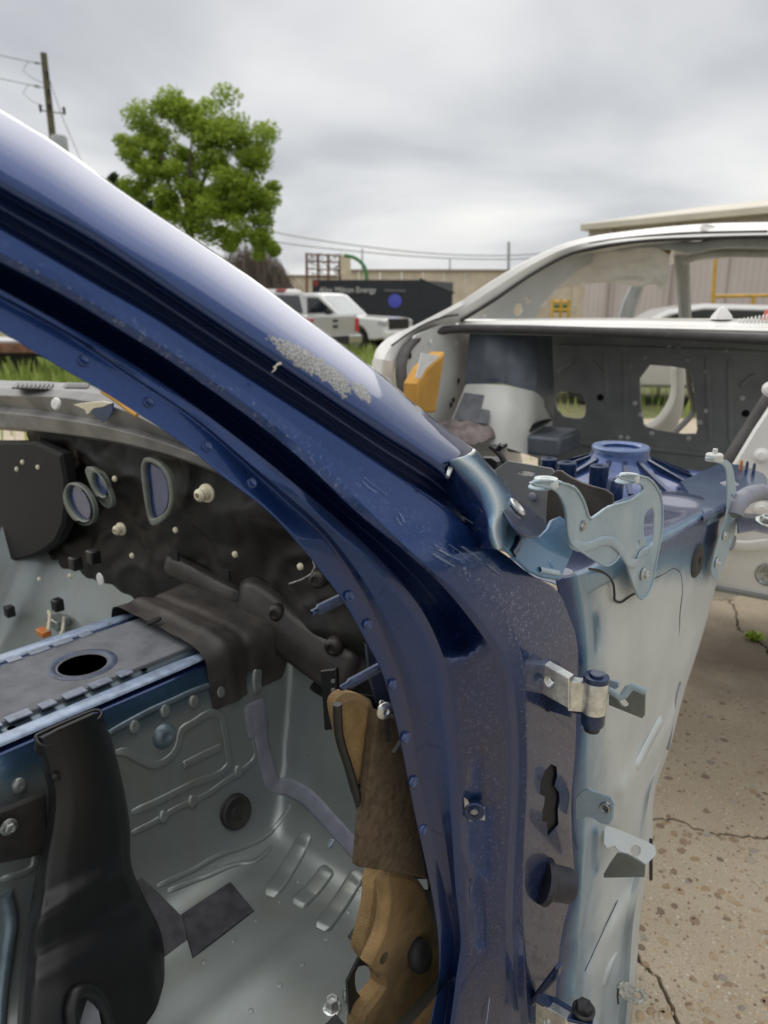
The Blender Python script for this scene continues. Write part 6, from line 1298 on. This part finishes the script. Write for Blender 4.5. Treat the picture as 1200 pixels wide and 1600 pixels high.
# --- flatbed trailer and grey car
Y = 14; fb = empty('flatbed_trailer', Vector((gx(-60, Y), Y, -.08)), 'low flatbed trailer with grey deck beyond the dashboard on the left', 'trailer')
box('deck', (gx(-70, Y), Y + .6, .70), (2.0, 0, 0), (0, .9, 0), (0, 0, .05), M['grey_metal'], fb, .01)
box('deck_rail', (gx(-70, Y), Y - .32, .62), (2.0, 0, 0), (0, .03, 0), (0, 0, .09), M['rust'], fb, .01)
box('frame_rail', (gx(-70, Y), Y, .5), (1.9, 0, 0), (0, .05, 0), (0, 0, .06), M['black_plastic'], fb, .01)
for x in (-30, 20, -110): lathe('wheel', [(.28, -.1), (.3, 0), (.24, .1), (0, .1)], Vector((gx(x, Y), Y + .1, .26)), (0, -1, 0), M['rubber'], fb, 20)
def hatch(o, deg, paint, label):
    fr = Frame(o, deg, -.05); t = empty('parked_car', fr.P(0, 0, 0), label, 'car')
    s_ = -.88 if fr.L.dot(EYE - fr.P(0, 0, 0)) < 0 else .88
    af = [(1.35 + .36 * math.cos(math.pi * k / 8), .3 + .36 * math.sin(math.pi * k / 8)) for k in range(9)]; ar = [(x - 2.7, z) for x, z in af]
    plate('body', (fr.P(0, s_, 0), fr.F, UP, fr.L), [[(-2.1, .4), (-2.15, .8), (-2.05, .95), (-1.2, .98), (1.0, .95), (1.9, .82), (2.15, .65), (2.12, .35), (1.75, .28)] + af + [(.9, .25), (-.9, .25)] + ar + [(-1.8, .3)]], 1.76, paint, t, .05, 0, False, smooth=30)
    cab = plate('cabin', (fr.P(0, s_ * .84, 0), fr.F, UP, fr.L), [[(-2.0, .94), (-1.75, 1.28), (-1.3, 1.42), (-.2, 1.45), (.3, 1.36), (1.05, .95)]], 1.48, paint, t, .06, 0, False, smooth=30)
    for w_ in (.745, -.745): plate('side_window', (fr.P(0, w_, 0), fr.F, UP, fr.L), [[(-1.7, 1.0), (-1.5, 1.26), (-1.1, 1.35), (-.2, 1.37), (.2, 1.30), (.8, 1.0)]], .01, M['glass'], cab, .003, 0, False)
    for w_ in (.85, -.85):
        for x in (1.35, -1.35): lathe('wheel', [(0, .02), (.2, .03), (.3, .03), (.32, 0), (.31, -.18)], fr.P(x, w_, .31), fr.L * w_, M['rubber'], t, 22)
        box('tail_lamp', fr.P(-2.08, w_ * .85, .85), fr.F * .08, fr.L * .12, UP * .09, M['lamp_red'], t, .02)
    return t
hatch((gx(1060, 11.5), 11.5), -80, M['silver'], 'grey hatchback seen through the rear window opening of the white car')
# --- warehouse
def siding(name, col):
    m, nt = new_mat(name); P_ = pos(nt); wv = nd(nt, 'ShaderNodeTexWave', {'Vector': P_, 'Scale': 1.6, 'Distortion': 0.0}, bands_direction='X').outputs[0]
    c = mix(nt, mth(nt, 'MULTIPLY', nz(nt, .5, 6), .7), col, tuple(x * .7 for x in col)); finish(nt, c, .6, bump=wv, bs=.5, bd=.04); return m
M['siding'] = siding('mauve_siding', (0.64, 0.56, 0.54)); M['roofing'] = simple('pale_roof', (0.66, 0.61, 0.5), .6, 0, .1, .6)
M['yellow'] = simple('yellow_steel', (0.66, 0.40, 0.06), .5, 0, .15, 4)
a, b = bg(917, 480, 40), bg(1200, 480, 33); dr_ = (b - a); dr_.z = 0; dr_.normalize(); nrm = Vector((dr_.y, -dr_.x, 0))
if nrm.dot(EYE - a) < 0: nrm = -nrm
a0 = Vector((a.x, a.y, -.08)); Ez = bg(917, 356, 40).z
wh = empty('warehouse', a0 + dr_ * 8, 'large mauve metal clad warehouse with a pale low roof on the right', 'building')
pw = (a0, dr_, UP, nrm)
plate('wall', pw, [[(0, 0), (24, 0), (24, Ez), (0, Ez)], [(10.2, .0), (13.2, .0), (13.2, 3.6), (10.2, 3.6)]], .3, M['siding'], wh, .01, 0, False)
box('doorway', a0 + dr_ * 11.7 - nrm * 2.5 + UP * 1.9, dr_ * 1.55, nrm * 2.0, UP * 1.9, M['black'], wh)
for k in range(1, 9):
    if k != 4: box('pilaster', a0 + dr_ * (k * 2.9 - 1.4) + nrm * .03 + UP * (Ez / 2), dr_ * .05, nrm * .04, UP * (Ez / 2), M['siding'], wh)
box('eave_trim', a0 + dr_ * 12 + nrm * .25 + UP * (Ez + .10), dr_ * 12.4, nrm * .3, UP * .16, M['roofing'], wh, .03)
rf = mobj('roof', [a0 - dr_ * .4 + nrm * .5 + UP * (Ez + .28), a0 + dr_ * 24.4 + nrm * .5 + UP * (Ez + .28), a0 + dr_ * 24.4 - nrm * 12 + UP * (Ez + 2.1), a0 - dr_ * .4 - nrm * 12 + UP * (Ez + 2.1)], [(0, 1, 2, 3)], M['roofing'], wh)
box('roof_vent', a0 + dr_ * 9.0 - nrm * 9 + UP * (Ez + 2.1), dr_ * 2.2, nrm * .6, UP * .35, M['roofing'], rf, .03)
for k in (1.2, 4.6): tube('downpipe', [a0 + dr_ * k + nrm * .15, a0 + dr_ * k + nrm * .15 + UP * Ez], .08, M['siding'], wh, 8)
box('wall_lamp', a0 + dr_ * 6.2 + nrm * .2 + UP * (Ez - .5), dr_ * .3, nrm * .15, UP * .12, M['grey_metal'], wh, .03)
box('gable_end', a0 - nrm * 6 + dr_ * -.1 + UP * (Ez / 2), dr_ * .12, nrm * 6, UP * (Ez / 2), M['siding'], wh)
# yellow rails
yr = empty('safety_railing', bg(1160, 495, 22), 'yellow steel safety railing in front of the warehouse', 'railing'); Y = 22
for x, yt in ((1118, 405), (1178, 462), (1235, 462), (1290, 462)): tube('post', [Vector((gx(x, Y), Y, -.08)), bg(x, yt, Y)], .06, M['yellow'], yr, 8)
for y in (463, 481): tube('rail', [bg(1116, y, Y), bg(1300, y - 3, Y)], .05, M['yellow'], yr, 8)
ys = empty('yellow_stand', bg(877, 495, 24), 'yellow steel stand at the left end of the warehouse', 'stand'); Y = 24
for x in (864, 877, 889): tube('post', [Vector((gx(x, Y), Y, -.08)), bg(x, 468, Y)], .05, M['yellow'], ys, 8)
for y in (472, 484): tube('rail', [bg(862, y, Y), bg(891, y, Y)], .05, M['yellow'], ys, 8)
box('green_panel', bg(876, 482, Y + .1), (.28, 0, 0), (0, .02, 0), (0, 0, .12), M['green_paint'], ys, .01)
# --- tall grass
def tall_grass():
    rnd = random.Random(9); V, Fc, T = [], [], []
    for _ in range(42000):
        y = 6.0 + 20 * rnd.random() ** 1.1; x = rnd.uniform(-.62, .9) * y
        if x > -.01 * y and rnd.random() < .93: continue
        if 9.05 > y and -6 < x < 12 and rnd.random() < .97: continue
        n = mnoise.noise(Vector((x * .5, y * .5, 0)))
        if n < -.25: continue
        h = rnd.uniform(.10, .34) * (1 + .8 * n); a = rnd.uniform(0, 6.28); wv = .012 + .012 * rnd.random(); dx, dy = math.cos(a), math.sin(a); l = rnd.uniform(.05, .3) * h; k = len(V)
        V += [(x - dy * wv, y + dx * wv, -.08), (x + dy * wv, y - dx * wv, -.08), (x + dx * l * .4 + dy * wv * .7, y + dy * l * .4 - dx * wv * .7, h * .6), (x + dx * l, y + dy * l, h)]
        Fc += [(k, k + 1, k + 2), (k, k + 2, k + 3)]; T += [rnd.random()] * 4
    tag(mobj('tall_grass', V, Fc, M['grass_blade'], None, {'tone': T}), 'tall green grass growing beyond the concrete', 'grass', kind='stuff')
tall_grass()
def weed(px, py, seed, label):
    p = on_ground(px, py); rnd = random.Random(seed); t = empty('weed', p, label, 'weed')
    V, Fc, T = leaves([(p + Vector((rnd.uniform(-.02, .02), rnd.uniform(-.02, .02), .02)), .03) for _ in range(3)], 26, .014, seed)
    mobj('leaf_tuft', V, Fc, M['leaf'], t, {'tone': T}); tube('stem', [p + Vector((0, 0, -.02)), p + Vector((0, 0, .02))], .003, M['leaf'], t, 5)
weed(1180, 1000, 21, 'small green weed sprouting from the far concrete crack')
